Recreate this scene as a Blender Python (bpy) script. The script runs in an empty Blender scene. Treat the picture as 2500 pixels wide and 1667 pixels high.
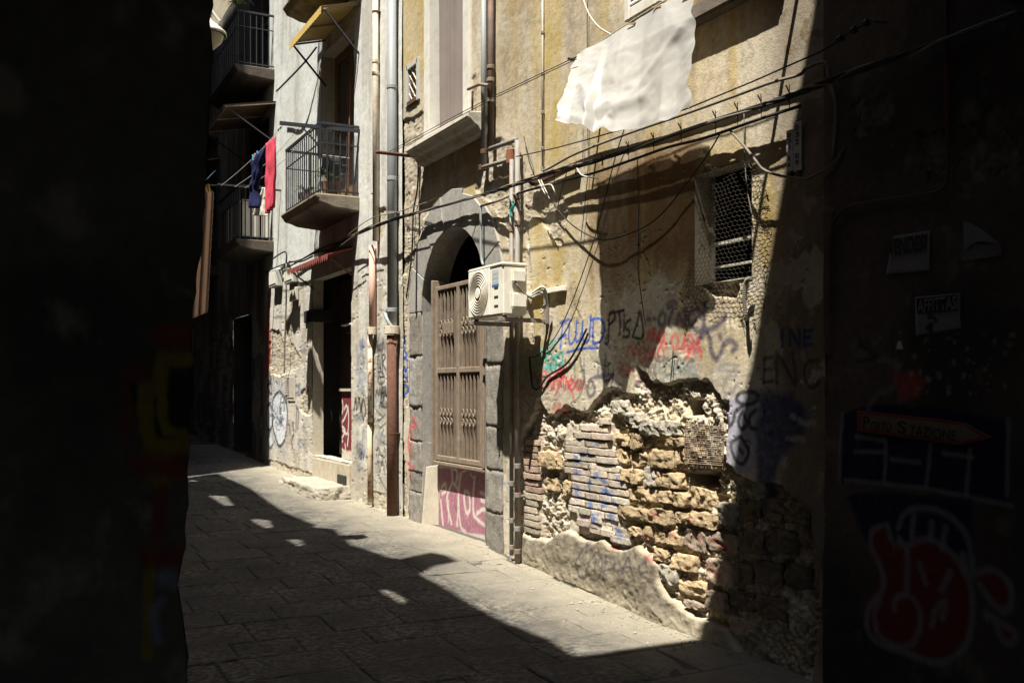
import bpy, bmesh, math, random
import numpy as np
from mathutils import Vector, Matrix, noise as mnoise

R = math.radians
random.seed(7)
rng = np.random.default_rng(11)
scn = bpy.context.scene
COL = scn.collection

# ------------------------------------------------------------------ camera, sky, sun, exposure
CA, SA, FOC, HZ, EYE, WP = math.cos(R(27.51)), math.sin(R(27.51)), 2400.0, 950.0, 1.65, 4.6
cam = bpy.data.cameras.new('camera'); cam_o = bpy.data.objects.new('camera', cam); COL.objects.link(cam_o)
cam_o.location = (0, 0, EYE); cam_o.rotation_euler = (R(90), 0, R(-90 - 27.51))
cam.sensor_width = 36; cam.lens = 36 * FOC / 2500; cam.shift_y = (HZ - 833.5) / 2500
cam.clip_end = 400; cam.clip_start = .05
scn.camera = cam_o
SUN = Vector((.72, -1.0, -2.7)).normalized()
world = bpy.data.worlds.new("World"); scn.world = world; world.use_nodes = True
wn = world.node_tree
sky = wn.nodes.new('ShaderNodeTexSky'); sky.sky_type = 'NISHITA'; sky.sun_disc = False
sky.sun_elevation = math.asin(-SUN.z); sky.sun_rotation = math.atan2(-SUN.x, -SUN.y)
bg = wn.nodes['Background']; bg.inputs['Strength'].default_value = .05
wn.links.new(sky.outputs[0], bg.inputs['Color'])
sl = bpy.data.lights.new('sun', 'SUN'); sl.energy = 5.0; sl.angle = R(.53); sl.color = (1, .945, .84)
so = bpy.data.objects.new('sun', sl); COL.objects.link(so); so.location = (-4, 8, 20)
so.rotation_euler = SUN.to_track_quat('-Z', 'Y').to_euler()
scn.view_settings.view_transform = 'Standard'; scn.view_settings.look = 'None'
scn.view_settings.gamma = 1; scn.view_settings.use_curve_mapping = False
scn.view_settings.exposure = 1.32

# ------------------------------------------------------------------ photo pixel -> place on the alley wall
def SZ(px, py, off=0.0):
    u = (px - 1250) / FOC; p = WP - off; Z = p / (u * CA + SA)
    return Z * (CA - u * SA), EYE + (HZ - py) / FOC * Z
def W(px, py, off=0.0):
    s, z = SZ(px, py, off); return Vector((s, off - WP, z))
def crop(ox, oy, k): return lambda x, y: (ox + x / k, oy + y / k)
cA = crop(400, 0, 2.5088); cB = crop(400, 500, 2.0912); cC = crop(850, 0, 2.5088); cD = crop(900, 500, 1.845)
cE = crop(1250, 0, 2.6133); cF = crop(1250, 500, 2.8507); cG = crop(1240, 900, 2.2403); cH = crop(1850, 0, 1.96)
cI = crop(1850, 800, 1.8092); cJ = crop(0, 700, 1.6217); cV = crop(0, 0, 1 / 1.06293); cK = crop(630, 800, 3.4833)
cL = crop(1650, 370, 3.648); cN = crop(960, 380, 3.92)
def wz(c, pts, off=0.0): return [SZ(*c(x, y), off) for x, y in pts]
def wp(c, pts, off=0.0): return [W(*c(x, y), off) for x, y in pts]
def ground_z(s):
    return float(np.interp(s, [-8, 3, 5.66, 6.41, 8.7, 9.3, 12.2, 14.1, 19.4, 45], [-.5, -.27, -.19, -.185, -.06, -.01, .012, .03, .2, 1.0]))

# ------------------------------------------------------------------ noise
_P = rng.permutation(256); _T = rng.random(256)
def vn(x, y, seed=0):
    x = np.asarray(x, float) + seed * 17.3; y = np.asarray(y, float) + seed * 9.7
    ix = np.floor(x).astype(int); iy = np.floor(y).astype(int); fx = x - ix; fy = y - iy
    fx = fx * fx * (3 - 2 * fx); fy = fy * fy * (3 - 2 * fy)
    h = lambda a, b: _T[(_P[a & 255] + b) & 255]
    return (h(ix, iy) * (1 - fx) + h(ix + 1, iy) * fx) * (1 - fy) + (h(ix, iy + 1) * (1 - fx) + h(ix + 1, iy + 1) * fx) * fy
def fbm(x, y, oct=4, seed=0, gain=.5):
    t = 0; a = 1; n = 0
    for k in range(oct):
        t = t + a * vn(x * 2 ** k, y * 2 ** k, seed + k * 3); n += a; a *= gain
    return t / n
def sst(a, b, x):
    t = np.clip((x - a) / (b - a), 0, 1); return t * t * (3 - 2 * t)

# ------------------------------------------------------------------ materials
MATS = {}
def mat(name, color=(.5, .5, .5), rough=.85, metal=0.0, var=.25, scale=6.0, bump=.15, bscale=60.0, attr=False, dirt=None, dirt_amt=.5,
        dscale=3.0, spec=.3, bdist=.01, rnd=0.0, stretch=None):
    if name in MATS: return MATS[name]
    m = bpy.data.materials.new(name); m.use_nodes = True; nt = m.node_tree; N = nt.nodes; L = nt.links
    b = N['Principled BSDF']; b.inputs['Roughness'].default_value = rough; b.inputs['Metallic'].default_value = metal
    b.inputs['Specular IOR Level'].default_value = spec
    tc = N.new('ShaderNodeNewGeometry'); vec = tc.outputs['Position']
    if stretch:
        mp = N.new('ShaderNodeMapping'); mp.inputs['Scale'].default_value = stretch; L.new(vec, mp.inputs['Vector']); vec = mp.outputs[0]
    n1 = N.new('ShaderNodeTexNoise'); n1.inputs['Scale'].default_value = scale; n1.inputs['Detail'].default_value = 8; n1.inputs['Roughness'].default_value = .65
    L.new(vec, n1.inputs['Vector'])
    if attr:
        a = N.new('ShaderNodeAttribute'); a.attribute_name = 'Col'; base = a.outputs['Color']
    else:
        rgb = N.new('ShaderNodeRGB'); rgb.outputs[0].default_value = (*color, 1); base = rgb.outputs[0]
    if dirt:
        n2 = N.new('ShaderNodeTexNoise'); n2.inputs['Scale'].default_value = dscale; n2.inputs['Detail'].default_value = 9; n2.inputs['Roughness'].default_value = .7
        L.new(vec, n2.inputs['Vector'])
        cr = N.new('ShaderNodeMapRange'); cr.inputs['From Min'].default_value = .5; cr.inputs['From Max'].default_value = .62; cr.inputs['To Max'].default_value = dirt_amt
        L.new(n2.outputs[0], cr.inputs['Value'])
        mx = N.new('ShaderNodeMix'); mx.data_type = 'RGBA'; L.new(cr.outputs[0], mx.inputs['Factor']); L.new(base, mx.inputs['A']); mx.inputs['B'].default_value = (*dirt, 1)
        base = mx.outputs['Result']
    mr = N.new('ShaderNodeMapRange'); mr.inputs['From Min'].default_value = .25; mr.inputs['From Max'].default_value = .75
    mr.inputs['To Min'].default_value = 1 - var; mr.inputs['To Max'].default_value = 1 + var; L.new(n1.outputs[0], mr.inputs['Value'])
    fac = mr.outputs[0]
    if rnd:
        oi = N.new('ShaderNodeObjectInfo'); r2 = N.new('ShaderNodeMapRange'); r2.inputs['To Min'].default_value = 1 - rnd; r2.inputs['To Max'].default_value = 1 + rnd
        L.new(oi.outputs['Random'], r2.inputs['Value']); mu = N.new('ShaderNodeMath'); mu.operation = 'MULTIPLY'
        L.new(fac, mu.inputs[0]); L.new(r2.outputs[0], mu.inputs[1]); fac = mu.outputs[0]
    sc = N.new('ShaderNodeVectorMath'); sc.operation = 'SCALE'; L.new(base, sc.inputs[0]); L.new(fac, sc.inputs['Scale'])
    L.new(sc.outputs[0], b.inputs['Base Color'])
    if bump:
        n3 = N.new('ShaderNodeTexNoise'); n3.inputs['Scale'].default_value = bscale; n3.inputs['Detail'].default_value = 6; n3.inputs['Roughness'].default_value = .7
        L.new(vec, n3.inputs['Vector'])
        bp = N.new('ShaderNodeBump'); bp.inputs['Strength'].default_value = bump; bp.inputs['Distance'].default_value = bdist
        L.new(n3.outputs[0], bp.inputs['Height']); L.new(bp.outputs[0], b.inputs['Normal'])
    MATS[name] = m; return m

M_WALL = mat('aged_plaster', attr=True, var=.2, scale=18, bump=.5, bscale=55, rough=.95, spec=.1)
M_STONE = mat('tuff_and_brick', attr=True, var=.34, scale=30, bump=1.0, bscale=60, rough=.95, spec=.1, rnd=.14, bdist=.028)
M_GREYSTONE = mat('grey_lava_stone', (.29, .28, .26), var=.3, scale=25, bump=.6, bscale=90, rough=.9, spec=.15, rnd=.1, dirt=(.40, .37, .31), dirt_amt=.55, dscale=2.2)
M_PLAIN = mat('plain_render', (.40, .36, .28), var=.2, scale=3, bump=.3, bscale=30, rough=.95, spec=.1)
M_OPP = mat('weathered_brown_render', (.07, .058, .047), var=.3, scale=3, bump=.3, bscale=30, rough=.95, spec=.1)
M_DARKWALL = mat('dark_render', (.06, .055, .05), var=.3, scale=3, bump=.3, bscale=30, rough=.95, spec=.1)
M_DARK = mat('dark_interior', (.03, .027, .025), var=.3, bump=0)
M_REVEAL = mat('reveal_plaster', (.44, .40, .32), var=.2, scale=9, bump=.4, bscale=50, rough=.95, spec=.1)
M_GREYPVC = mat('grey_pipe_plastic', (.25, .27, .275), rough=.5, var=.08, bump=.03)
M_CREAMPIPE = mat('cream_painted_pipe', (.55, .50, .40), rough=.7, var=.12, dirt=(.30, .16, .08), dirt_amt=.5, dscale=6)
M_PINKPIPE = mat('pink_pipe', (.60, .36, .28), rough=.6, var=.08, bump=.05)
M_RUSTCREAM = mat('rusting_cream_pipe', (.52, .46, .36), rough=.85, var=.2, dirt=(.17, .06, .025), dirt_amt=1, dscale=9, bump=.4)
M_RUSTMIX = mat('flaking_rust_pipe', (.44, .36, .25), rough=.9, var=.25, dirt=(.19, .075, .03), dirt_amt=1, dscale=5, bump=.5)
M_RUST = mat('rusty_iron', (.10, .047, .03), rough=.85, var=.35, scale=18, bump=.4)
M_RUSTPAINT = mat('brown_rusty_gate_paint', (.20, .155, .115), rough=.75, var=.3, scale=14, dirt=(.26, .22, .17), dirt_amt=.5, dscale=8, bump=.3)
M_DARKIRON = mat('black_iron', (.028, .03, .036), rough=.6, metal=.2, var=.3, bump=.1)
M_GREYIRON = mat('grey_painted_iron', (.20, .19, .17), rough=.6, var=.2, dirt=(.2, .09, .04), dirt_amt=.6, dscale=8)
M_CABLE = mat('black_cable', (.022, .021, .02), rough=.7, var=.2, bump=0)
M_GREYCABLE = mat('grey_cable', (.15, .13, .105), rough=.7, var=.2, bump=0)
M_WHITECABLE = mat('white_cable', (.48, .45, .39), rough=.6, var=.1, bump=0)
M_WHITEPL = mat('aged_white_plastic', (.70, .68, .60), rough=.45, var=.06, dirt=(.46, .40, .30), dirt_amt=.35, dscale=5, bump=.02)
M_GREYBOX = mat('grey_box_plastic', (.42, .42, .39), rough=.6, var=.1)
M_WHITEPAINT = mat('white_window_paint', (.62, .60, .54), rough=.7, var=.1, dirt=(.42, .37, .28), dirt_amt=.4, dscale=5)
M_MARBLE = mat('weathered_marble', (.46, .43, .36), rough=.8, var=.2, dirt=(.16, .14, .11), dirt_amt=.6, dscale=6, bump=.4)
M_WOOD = mat('brown_door_wood', (.20, .115, .05), rough=.7, var=.3, scale=8, stretch=(3, 3, .5), bump=.2)
M_YELLOW = mat('yellow_sheet', (.52, .37, .12), rough=.6, var=.15, dirt=(.35, .22, .08), dirt_amt=.5)
M_REDPAINT = mat('dark_red_paint', (.15, .028, .022), rough=.7, var=.2, dirt=(.12, .05, .04))
M_CLOTHRED = mat('rose_terry', (.50, .065, .10), rough=.95, var=.15, bump=.4, bscale=200, spec=.05)
M_CLOTHNAVY = mat('navy_cotton', (.022, .026, .075), rough=.95, var=.2, bump=.2, bscale=150, spec=.05)
M_CLOTHWHITE = mat('white_cotton', (.62, .58, .50), rough=.95, var=.1, bump=.2, spec=.05)
M_CLOTHPINK = mat('pinkish_beige_cotton', (.52, .37, .30), rough=.95, var=.12, bump=.2, spec=.05)
M_CURTAIN = mat('mauve_grey_curtain', (.20, .17, .155), rough=.9, var=.15, scale=2, bump=.1, spec=.05)
M_PAPER = mat('poster_paper', (.16, .155, .165), rough=.9, var=.12, bump=.1)
M_INK = mat('black_ink', (.02, .02, .022), rough=.8, var=.2, bump=0)
M_SIGNCREAM = mat('aged_cream_board', (.14, .115, .075), rough=.8, var=.2)
M_LEAF = mat('plant_leaf', (.09, .13, .035), rough=.6, var=.3, bump=0, rnd=.2)
M_POT = mat('clay_pot', (.30, .15, .08), rough=.85, var=.2)
M_TEAL = mat('teal_tape', (.03, .25, .21), rough=.6, bump=0)
M_PEG = mat('clothes_peg_wood', (.38, .26, .12), rough=.8, bump=0)
M_PEGBLUE = mat('blue_peg_plastic', (.05, .25, .5), rough=.5, bump=0)
M_REDPIPE = mat('dark_red_conduit', (.06, .02, .016), rough=.6, var=.2)
M_BLUE = mat('blue_label', (.05, .18, .42), rough=.5, bump=0)
M_ENAMEL = mat('white_enamel', (.62, .60, .55), rough=.4, var=.08, bump=0)

def plastic_sheet():
    m = bpy.data.materials.new('milky_plastic_film'); m.use_nodes = True; nt = m.node_tree; N = nt.nodes; L = nt.links
    b = N['Principled BSDF']; b.inputs['Base Color'].default_value = (.44, .435, .415, 1); b.inputs['Roughness'].default_value = .3
    tr = N.new('ShaderNodeBsdfTranslucent'); tr.inputs[0].default_value = (.42, .33, .22, 1)
    tp = N.new('ShaderNodeBsdfTransparent')
    m1 = N.new('ShaderNodeMixShader'); m1.inputs[0].default_value = .15; L.new(b.outputs[0], m1.inputs[1]); L.new(tr.outputs[0], m1.inputs[2])
    m2 = N.new('ShaderNodeMixShader'); m2.inputs[0].default_value = .09; L.new(m1.outputs[0], m2.inputs[1]); L.new(tp.outputs[0], m2.inputs[2])
    L.new(m2.outputs[0], N['Material Output'].inputs['Surface'])
    g = N.new('ShaderNodeNewGeometry'); n = N.new('ShaderNodeTexNoise'); n.noise_type = 'RIDGED_MULTIFRACTAL'; n.inputs['Scale'].default_value = 3.2; n.inputs['Detail'].default_value = 3; n.inputs['Distortion'].default_value = .6
    L.new(g.outputs['Position'], n.inputs['Vector']); bp = N.new('ShaderNodeBump'); bp.inputs['Strength'].default_value = .5; bp.inputs['Distance'].default_value = .03
    L.new(n.outputs[0], bp.inputs['Height']); L.new(bp.outputs[0], b.inputs['Normal']); L.new(bp.outputs[0], tr.inputs['Normal'])
    return m
M_FILM = plastic_sheet()

# ------------------------------------------------------------------ object helpers
def link(o): COL.objects.link(o); return o
def tag(o, label=None, cat=None, group=None, kind=None):
    if label: o['label'] = label
    if cat: o['category'] = cat
    if group: o['group'] = group
    if kind: o['kind'] = kind
    return o
def thing(name, loc, label, cat, group=None):
    o = link(bpy.data.objects.new(name, None)); o.location = loc; o.empty_display_size = .1
    return tag(o, label, cat, group)
def world_loc(o):
    v = Vector(o.location)
    while o.parent: o = o.parent; v = v + Vector(o.location)
    return v
class MB:
    def __init__(s): s.v = []; s.f = []
    def add(s, vs, fs):
        n = len(s.v); s.v += [Vector(v) for v in vs]; s.f += [tuple(i + n for i in f) for f in fs]; return s
    def box(s, a, b):
        x0, y0, z0 = (min(a[i], b[i]) for i in range(3)); x1, y1, z1 = (max(a[i], b[i]) for i in range(3))
        return s.add([(x0, y0, z0), (x1, y0, z0), (x1, y1, z0), (x0, y1, z0), (x0, y0, z1), (x1, y0, z1), (x1, y1, z1), (x0, y1, z1)],
                     [(3, 2, 1, 0), (4, 5, 6, 7), (0, 1, 5, 4), (1, 2, 6, 5), (2, 3, 7, 6), (3, 0, 4, 7)])
    def wbox(s, s0, s1, o0, o1, z0, z1): return s.box((s0, o0 - WP, z0), (s1, o1 - WP, z1))     # on the alley wall: along, out, up
    def prism(s, poly, d):                                             # polygon of Vectors swept by vector d
        n = len(poly); d = Vector(d); poly = [Vector(p) for p in poly]
        return s.add(poly + [p + d for p in poly], [tuple(range(n))[::-1], tuple(range(n, 2 * n))] + [(i, (i + 1) % n, n + (i + 1) % n, n + i) for i in range(n)])
    def bar(s, a, b, w, h=None):                                       # rectangular bar from a to b
        a = Vector(a); b = Vector(b); d = (b - a).normalized(); h = h or w
        u = d.cross(Vector((0, 0, 1)));  u = u.normalized() if u.length > 1e-4 else Vector((1, 0, 0)); v = d.cross(u)
        c = [a + u * w * i / 2 + v * h * j / 2 for i, j in ((-1, -1), (1, -1), (1, 1), (-1, 1))]
        return s.prism(c, b - a)
    def tube(s, pts, r, n=6, cap=True):
        pts = [Vector(p) for p in pts]; rr = r if isinstance(r, (list, tuple)) else [r] * len(pts); vs = []; up = None
        for i, p in enumerate(pts):
            t = (pts[min(i + 1, len(pts) - 1)] - pts[max(i - 1, 0)]).normalized()
            if up is None:
                up = t.cross(Vector((0, 0, 1)));  up = up.normalized() if up.length > .05 else Vector((1, 0, 0))
            up = (up - t * up.dot(t)).normalized(); w = t.cross(up)
            vs += [p + (up * math.cos(2 * math.pi * k / n) + w * math.sin(2 * math.pi * k / n)) * rr[i] for k in range(n)]
        m = len(pts); fs = [(i * n + k, i * n + (k + 1) % n, (i + 1) * n + (k + 1) % n, (i + 1) * n + k) for i in range(m - 1) for k in range(n)]
        if cap: fs += [tuple(range(n))[::-1], tuple(range((m - 1) * n, m * n))]
        return s.add(vs, fs)
    def grid(s, P):                                                    # P[i][j] Vectors
        n, m = len(P), len(P[0])
        return s.add([p for r in P for p in r], [(i * m + j, i * m + j + 1, (i + 1) * m + j + 1, (i + 1) * m + j) for i in range(n - 1) for j in range(m - 1)])
    def build(s, name, m, parent=None, bevel=0, smooth=False, solid=0, segs=1):
        base = world_loc(parent) if parent else None
        if base is None:
            lo = Vector([min(v[i] for v in s.v) for i in range(3)]); hi = Vector([max(v[i] for v in s.v) for i in range(3)])
            base = Vector(((lo.x + hi.x) / 2, (lo.y + hi.y) / 2, lo.z))
        me = bpy.data.meshes.new(name); me.from_pydata([v - base for v in s.v], [], s.f); me.materials.append(m)
        if bevel:
            bm = bmesh.new(); bm.from_mesh(me); bmesh.ops.recalc_face_normals(bm, faces=bm.faces)
            ed = [e for e in bm.edges if len(e.link_faces) == 2 and e.calc_face_angle(0) > .5]
            bmesh.ops.bevel(bm, geom=ed, offset=bevel, segments=segs, affect='EDGES', clamp_overlap=True); bm.to_mesh(me); bm.free()
        if smooth: me.polygons.foreach_set('use_smooth', [True] * len(me.polygons))
        o = link(bpy.data.objects.new(name, me))
        if parent: o.parent = parent
        else: o.location = base
        if solid:
            md = o.modifiers.new('thickness', 'SOLIDIFY'); md.thickness = solid; md.offset = 0
        return o
def smooth_path(pts, n=6):
    pts = [Vector(p) for p in pts]; out = []
    for i in range(len(pts) - 1):
        p0 = pts[max(i - 1, 0)]; p1 = pts[i]; p2 = pts[i + 1]; p3 = pts[min(i + 2, len(pts) - 1)]
        for k in range(n):
            t = k / n; out.append(.5 * (2 * p1 + (p2 - p0) * t + (2 * p0 - 5 * p1 + 4 * p2 - p3) * t * t + (3 * p1 - p0 - 3 * p2 + p3) * t ** 3))
    return out + [pts[-1]]
def cable(name, pts, r, m, label, cat='cable', n=5, group=None, sm=6):
    return tag(MB().tube(smooth_path(pts, sm), r, n).build(name, m, smooth=True), label, cat, group)
def text_mesh(txt, quad, name, m, parent, bold=0.0, off=0.004):
    """flat print: quad = four world points TL,TR,BR,BL"""
    c = bpy.data.curves.new('print', 'FONT'); c.body = txt; c.resolution_u = 3; c.offset = bold
    t = bpy.data.objects.new('print', c); me = bpy.data.meshes.new_from_object(t); bpy.data.objects.remove(t)
    vs = np.array([v.co[:2] for v in me.vertices]); lo = vs.min(0); hi = vs.max(0); q = [Vector(p) for p in quad]
    nrm = (q[3] - q[0]).cross(q[1] - q[0]).normalized()
    base = world_loc(parent)
    for v in me.vertices:
        a = (v.co.x - lo[0]) / (hi[0] - lo[0]); b = (v.co.y - lo[1]) / (hi[1] - lo[1])
        v.co = (q[3].lerp(q[2], a)).lerp(q[0].lerp(q[1], a), b) + nrm * off - base
    me.materials.clear(); me.materials.append(m); me.name = name
    o = link(bpy.data.objects.new(name, me)); o.parent = parent; return o

# ------------------------------------------------------------------ painted height-field walls
def seg_dist(X, Y, poly):
    d = np.full(X.shape, 1e9)
    for (x0, y0), (x1, y1) in zip(poly[:-1], poly[1:]):
        dx, dy = x1 - x0, y1 - y0; l2 = dx * dx + dy * dy + 1e-12
        t = np.clip(((X - x0) * dx + (Y - y0) * dy) / l2, 0, 1)
        d = np.minimum(d, (X - x0 - t * dx) ** 2 + (Y - y0 - t * dy) ** 2)
    return np.sqrt(d)
def sdf(X, Y, poly):                                                   # negative inside
    d = seg_dist(X, Y, list(poly) + [poly[0]]); ins = np.zeros(X.shape, bool); n = len(poly)
    for i in range(n):
        x0, y0 = poly[i]; x1, y1 = poly[(i + 1) % n]
        if y0 == y1: continue
        ins ^= ((Y < y0) != (Y < y1)) & (X < (x1 - x0) * (Y - y0) / (y1 - y0) + x0)
    return np.where(ins, -d, d)
class Paint:
    """flat spray paint on a wall: strokes and patches in wall coordinates, put on any set of points"""
    def __init__(s): s.ops = []
    def stroke(s, pts, w, col, a=.85, soft=.5): s.ops.append(('s', pts, w, col, a, soft)); return s
    def strokes(s, c, lines, w, col, a=.85, soft=.5, curve=True):
        for l in lines:
            p = wz(c, l) if c else l
            if curve and len(p) > 2: p = [(q.x, q.z) for q in smooth_path([(x, 0, z) for x, z in p], 4)]
            s.stroke(p, w, col, a, soft)
        return s
    def patch(s, pts, col, a=.8, edge=.02, rough=.03): s.ops.append(('p', pts, edge, col, a, rough)); return s
    def apply(s, X, Z, C):
        wear = fbm(X * 40, Z * 40, 3, 5); big = fbm(X * 6, Z * 6, 3, 8)
        for k, pts, w, col, a, soft in s.ops:
            P = np.array(pts); m = w + .12
            w = w * (1.3 if k == 's' else 1); sel = (X > P[:, 0].min() - m) & (X < P[:, 0].max() + m) & (Z > P[:, 1].min() - m) & (Z < P[:, 1].max() + m)
            if not sel.any(): continue
            x = X[sel]; z = Z[sel]
            if k == 's':
                d = seg_dist(x, z, pts); so_ = min(1, soft * 1.35); al = 1 - sst(w * .5 * (1 - so_), w * .5 * (1 + so_), d + (wear[sel] - .5) * w * .35)
            else:
                d = sdf(x, z, pts) + (big[sel] - .5) * soft * 2; al = 1 - sst(-w, w, d)
            al = np.clip(al * (a + .1), 0, 1) * np.clip(.62 + .8 * wear[sel], 0, 1)
            C[sel] = C[sel] * (1 - al[:, None]) + np.array(col) * al[:, None]
class Wall:
    def __init__(s, S, Zs):
        s.S = np.sort(np.unique(np.round(S, 4)))[::-1]; s.Zs = np.sort(np.unique(np.round(Zs, 4)))
        s.X, s.Z = np.meshgrid(s.S, s.Zs); s.h = np.zeros(s.X.shape); s.C = np.zeros(s.X.shape + (3,))
        xc = (s.S[:-1] + s.S[1:]) / 2; zc = (s.Zs[:-1] + s.Zs[1:]) / 2; s.xc, s.zc = np.meshgrid(xc, zc); s.keep = np.ones(s.xc.shape, bool)
    def hole(s, s0, s1, z0, z1): s.keep &= ~((s.xc > s0) & (s.xc < s1) & (s.zc > z0) & (s.zc < z1))
    def mix(s, col, a): s.C = s.C * (1 - a[..., None]) + np.array(col) * a[..., None]
    def strip(s, sc, w, z0, z1, col, a, seed=0):                       # vertical run-off stain
        n = fbm(s.X * 9, s.Z * 1.2, 4, 20 + seed)
        al = np.exp(-((s.X - sc) / w) ** 2 * 1.4) * sst(z0 - .25, z0 + .25, s.Z) * (1 - sst(z1 - .25, z1 + .25, s.Z)) * a * np.clip(n * 2.2 - .3, 0, 1)
        s.mix(col, np.clip(al, 0, 1))
    def zone(s, poly, rough=.03, margin=.25):
        P = np.array(poly); d = np.full(s.X.shape, 1.0)
        sel = (s.X > P[:, 0].min() - margin) & (s.X < P[:, 0].max() + margin) & (s.Z > P[:, 1].min() - margin) & (s.Z < P[:, 1].max() + margin)
        x = s.X[sel]; z = s.Z[sel]; d[sel] = sdf(x, z, poly) + (fbm(x * 11, z * 11, 4, 3) - .5) * 2 * rough
        return d
    def rubble(s, d, depth, amp, col1, col2, freq=14, edge=.006, seed=0):
        a = 1 - sst(-edge * 1.5, edge, d); m = a > 0; x = s.X[m]; z = s.Z[m]
        n = fbm(x * freq, z * freq, 5, 30 + seed, .6); g = fbm(x * freq * 3.3, z * freq * 3.3, 3, 40 + seed, .6)
        b_ = fbm(x * freq * .35, z * freq * .35, 3, 55 + seed); hh = -depth + (b_ - .5) * amp * 1.6 + (n - .5) * amp * 1.2 + (g - .5) * amp * 1.1
        s.h[m] = s.h[m] * (1 - a[m]) + hh * a[m]
        t = np.clip((n - .3) * 2.2, 0, 1)[:, None]; c = np.array(col1) * (1 - t) + np.array(col2) * t
        s.C[m] = s.C[m] * (1 - a[m][:, None]) + c * a[m][:, None]
    def build(s, name, m, parent, o=0.0, mapper=None):
        nz, nx = s.X.shape; base = world_loc(parent)
        if mapper is None: co = np.stack([s.X, s.h - WP + o, s.Z], -1)
        else: co = mapper(s.X, s.Z, s.h)
        co = co.reshape(-1, 3) - np.array(base)
        j, i = np.nonzero(s.keep); q = np.stack([j * nx + i, j * nx + i + 1, (j + 1) * nx + i + 1, (j + 1) * nx + i], 1).astype(np.int32)
        me = bpy.data.meshes.new(name); me.vertices.add(len(co)); me.vertices.foreach_set('co', co.ravel().astype(np.float32))
        me.loops.add(q.size); me.loops.foreach_set('vertex_index', q.ravel()); me.polygons.add(len(q))
        me.polygons.foreach_set('loop_start', np.arange(0, q.size, 4, dtype=np.int32)); me.polygons.foreach_set('loop_total', np.full(len(q), 4, np.int32))
        me.polygons.foreach_set('use_smooth', np.ones(len(q), bool)); me.update(calc_edges=True)
        at = me.attributes.new('Col', 'FLOAT_COLOR', 'POINT')
        at.data.foreach_set('color', np.concatenate([np.clip(s.C, .004, .85), np.ones((nz, nx, 1))], -1).ravel().astype(np.float32))
        me.materials.append(m); ob = link(bpy.data.objects.new(name, me)); ob.parent = parent; return ob
def pxS(x0, x1, step): return np.array([SZ(x, 900)[0] for x in np.arange(x0, x1 + .1, step)])
def niche(name, parent, s0, s1, z0, z1, depth, m=None, back=M_DARK, off=0.0):
    """jambs, lintel and sill of an opening, and the dark room behind it"""
    y0, y1 = off - WP, off - WP - depth; b = MB()
    b.add([(s0, y0, z0), (s0, y1, z0), (s0, y1, z1), (s0, y0, z1)], [(0, 1, 2, 3)]); b.add([(s1, y0, z0), (s1, y1, z0), (s1, y1, z1), (s1, y0, z1)], [(3, 2, 1, 0)])
    b.add([(s0, y0, z1), (s1, y0, z1), (s1, y1, z1), (s0, y1, z1)], [(0, 1, 2, 3)]); b.add([(s0, y0, z0), (s1, y0, z0), (s1, y1, z0), (s0, y1, z0)], [(3, 2, 1, 0)])
    o = b.build(name, m or M_REVEAL, parent)
    c = MB().box((s0 - .3, y1 - 1.6, z0 - .3), (s1 + .3, y1 - .002, z1 + .3)); c.f.pop(4)        # a room, open towards the street
    c.build('interior', back, parent); return o
def rough_block(dim, seed, nx=6, ny=3, nz=5, amp=.012, rnd=.35):
    """a worn stone: rounded box, front towards +y, with uneven faces"""
    bm = bmesh.new(); bmesh.ops.create_cube(bm, size=2.0)
    bmesh.ops.subdivide_edges(bm, edges=bm.edges, cuts=nx, use_grid_fill=True)
    for v in bm.verts:
        p = v.co.copy(); q = p.normalized() * 1.25; p = p.lerp(q, rnd * max(0, (p.length - 1.0) / .73) ** 1.5)
        w = Vector((p.x * dim[0] / 2, p.y * dim[1] / 2, p.z * dim[2] / 2))
        n = mnoise.noise_vector(w * 9 + Vector((seed * 3.1, 0, 0))) * amp * 1.4 + mnoise.noise_vector(w * 26 + Vector((seed * 3.1, 5, 0))) * amp * .8
        if amp > .01: q2 = mnoise.noise_vector(w * 14 + Vector((seed, 9, 0))); n -= Vector((0, abs(q2.x) + abs(q2.y), 0)) * amp * 1.3; n += mnoise.noise_vector(w * 60 + Vector((seed, 2, 0))) * amp * .5
        v.co = w + n
    me = bpy.data.meshes.new('stone'); bm.to_mesh(me); bm.free(); return me
def place_block(name, me, loc, parent, m, colour=None, paint=None, smooth=True):
    me.name = name; o = link(bpy.data.objects.new(name, me)); o.parent = parent; o.location = Vector(loc) - world_loc(parent)
    if colour is not None:
        n = len(me.vertices); co = np.empty(n * 3, np.float32); me.vertices.foreach_get('co', co); co = co.reshape(-1, 3)
        X = co[:, 0] + loc[0]; Z = co[:, 2] + loc[2]; C = np.tile(np.array(colour), (n, 1)) * (.75 + .5 * fbm(X * 20, Z * 20, 3, 9))[:, None]
        if paint: paint.apply(X, Z, C)
        at = me.attributes.new('Col', 'FLOAT_COLOR', 'POINT'); at.data.foreach_set('color', np.concatenate([np.clip(C, .004, .85), np.ones((n, 1))], 1).ravel().astype(np.float32))
    if smooth: me.polygons.foreach_set('use_smooth', [True] * len(me.polygons))
    me.materials.append(m); return o

# ================================================================== LARGE STRUCTURE
BLK, BLUE, TEAL, RED, PURP, WHT, GRY = (.03, .03, .035), (.03, .10, .42), (.05, .38, .33), (.50, .06, .07), (.10, .085, .11), (.62, .64, .66), (.2, .21, .22)
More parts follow.
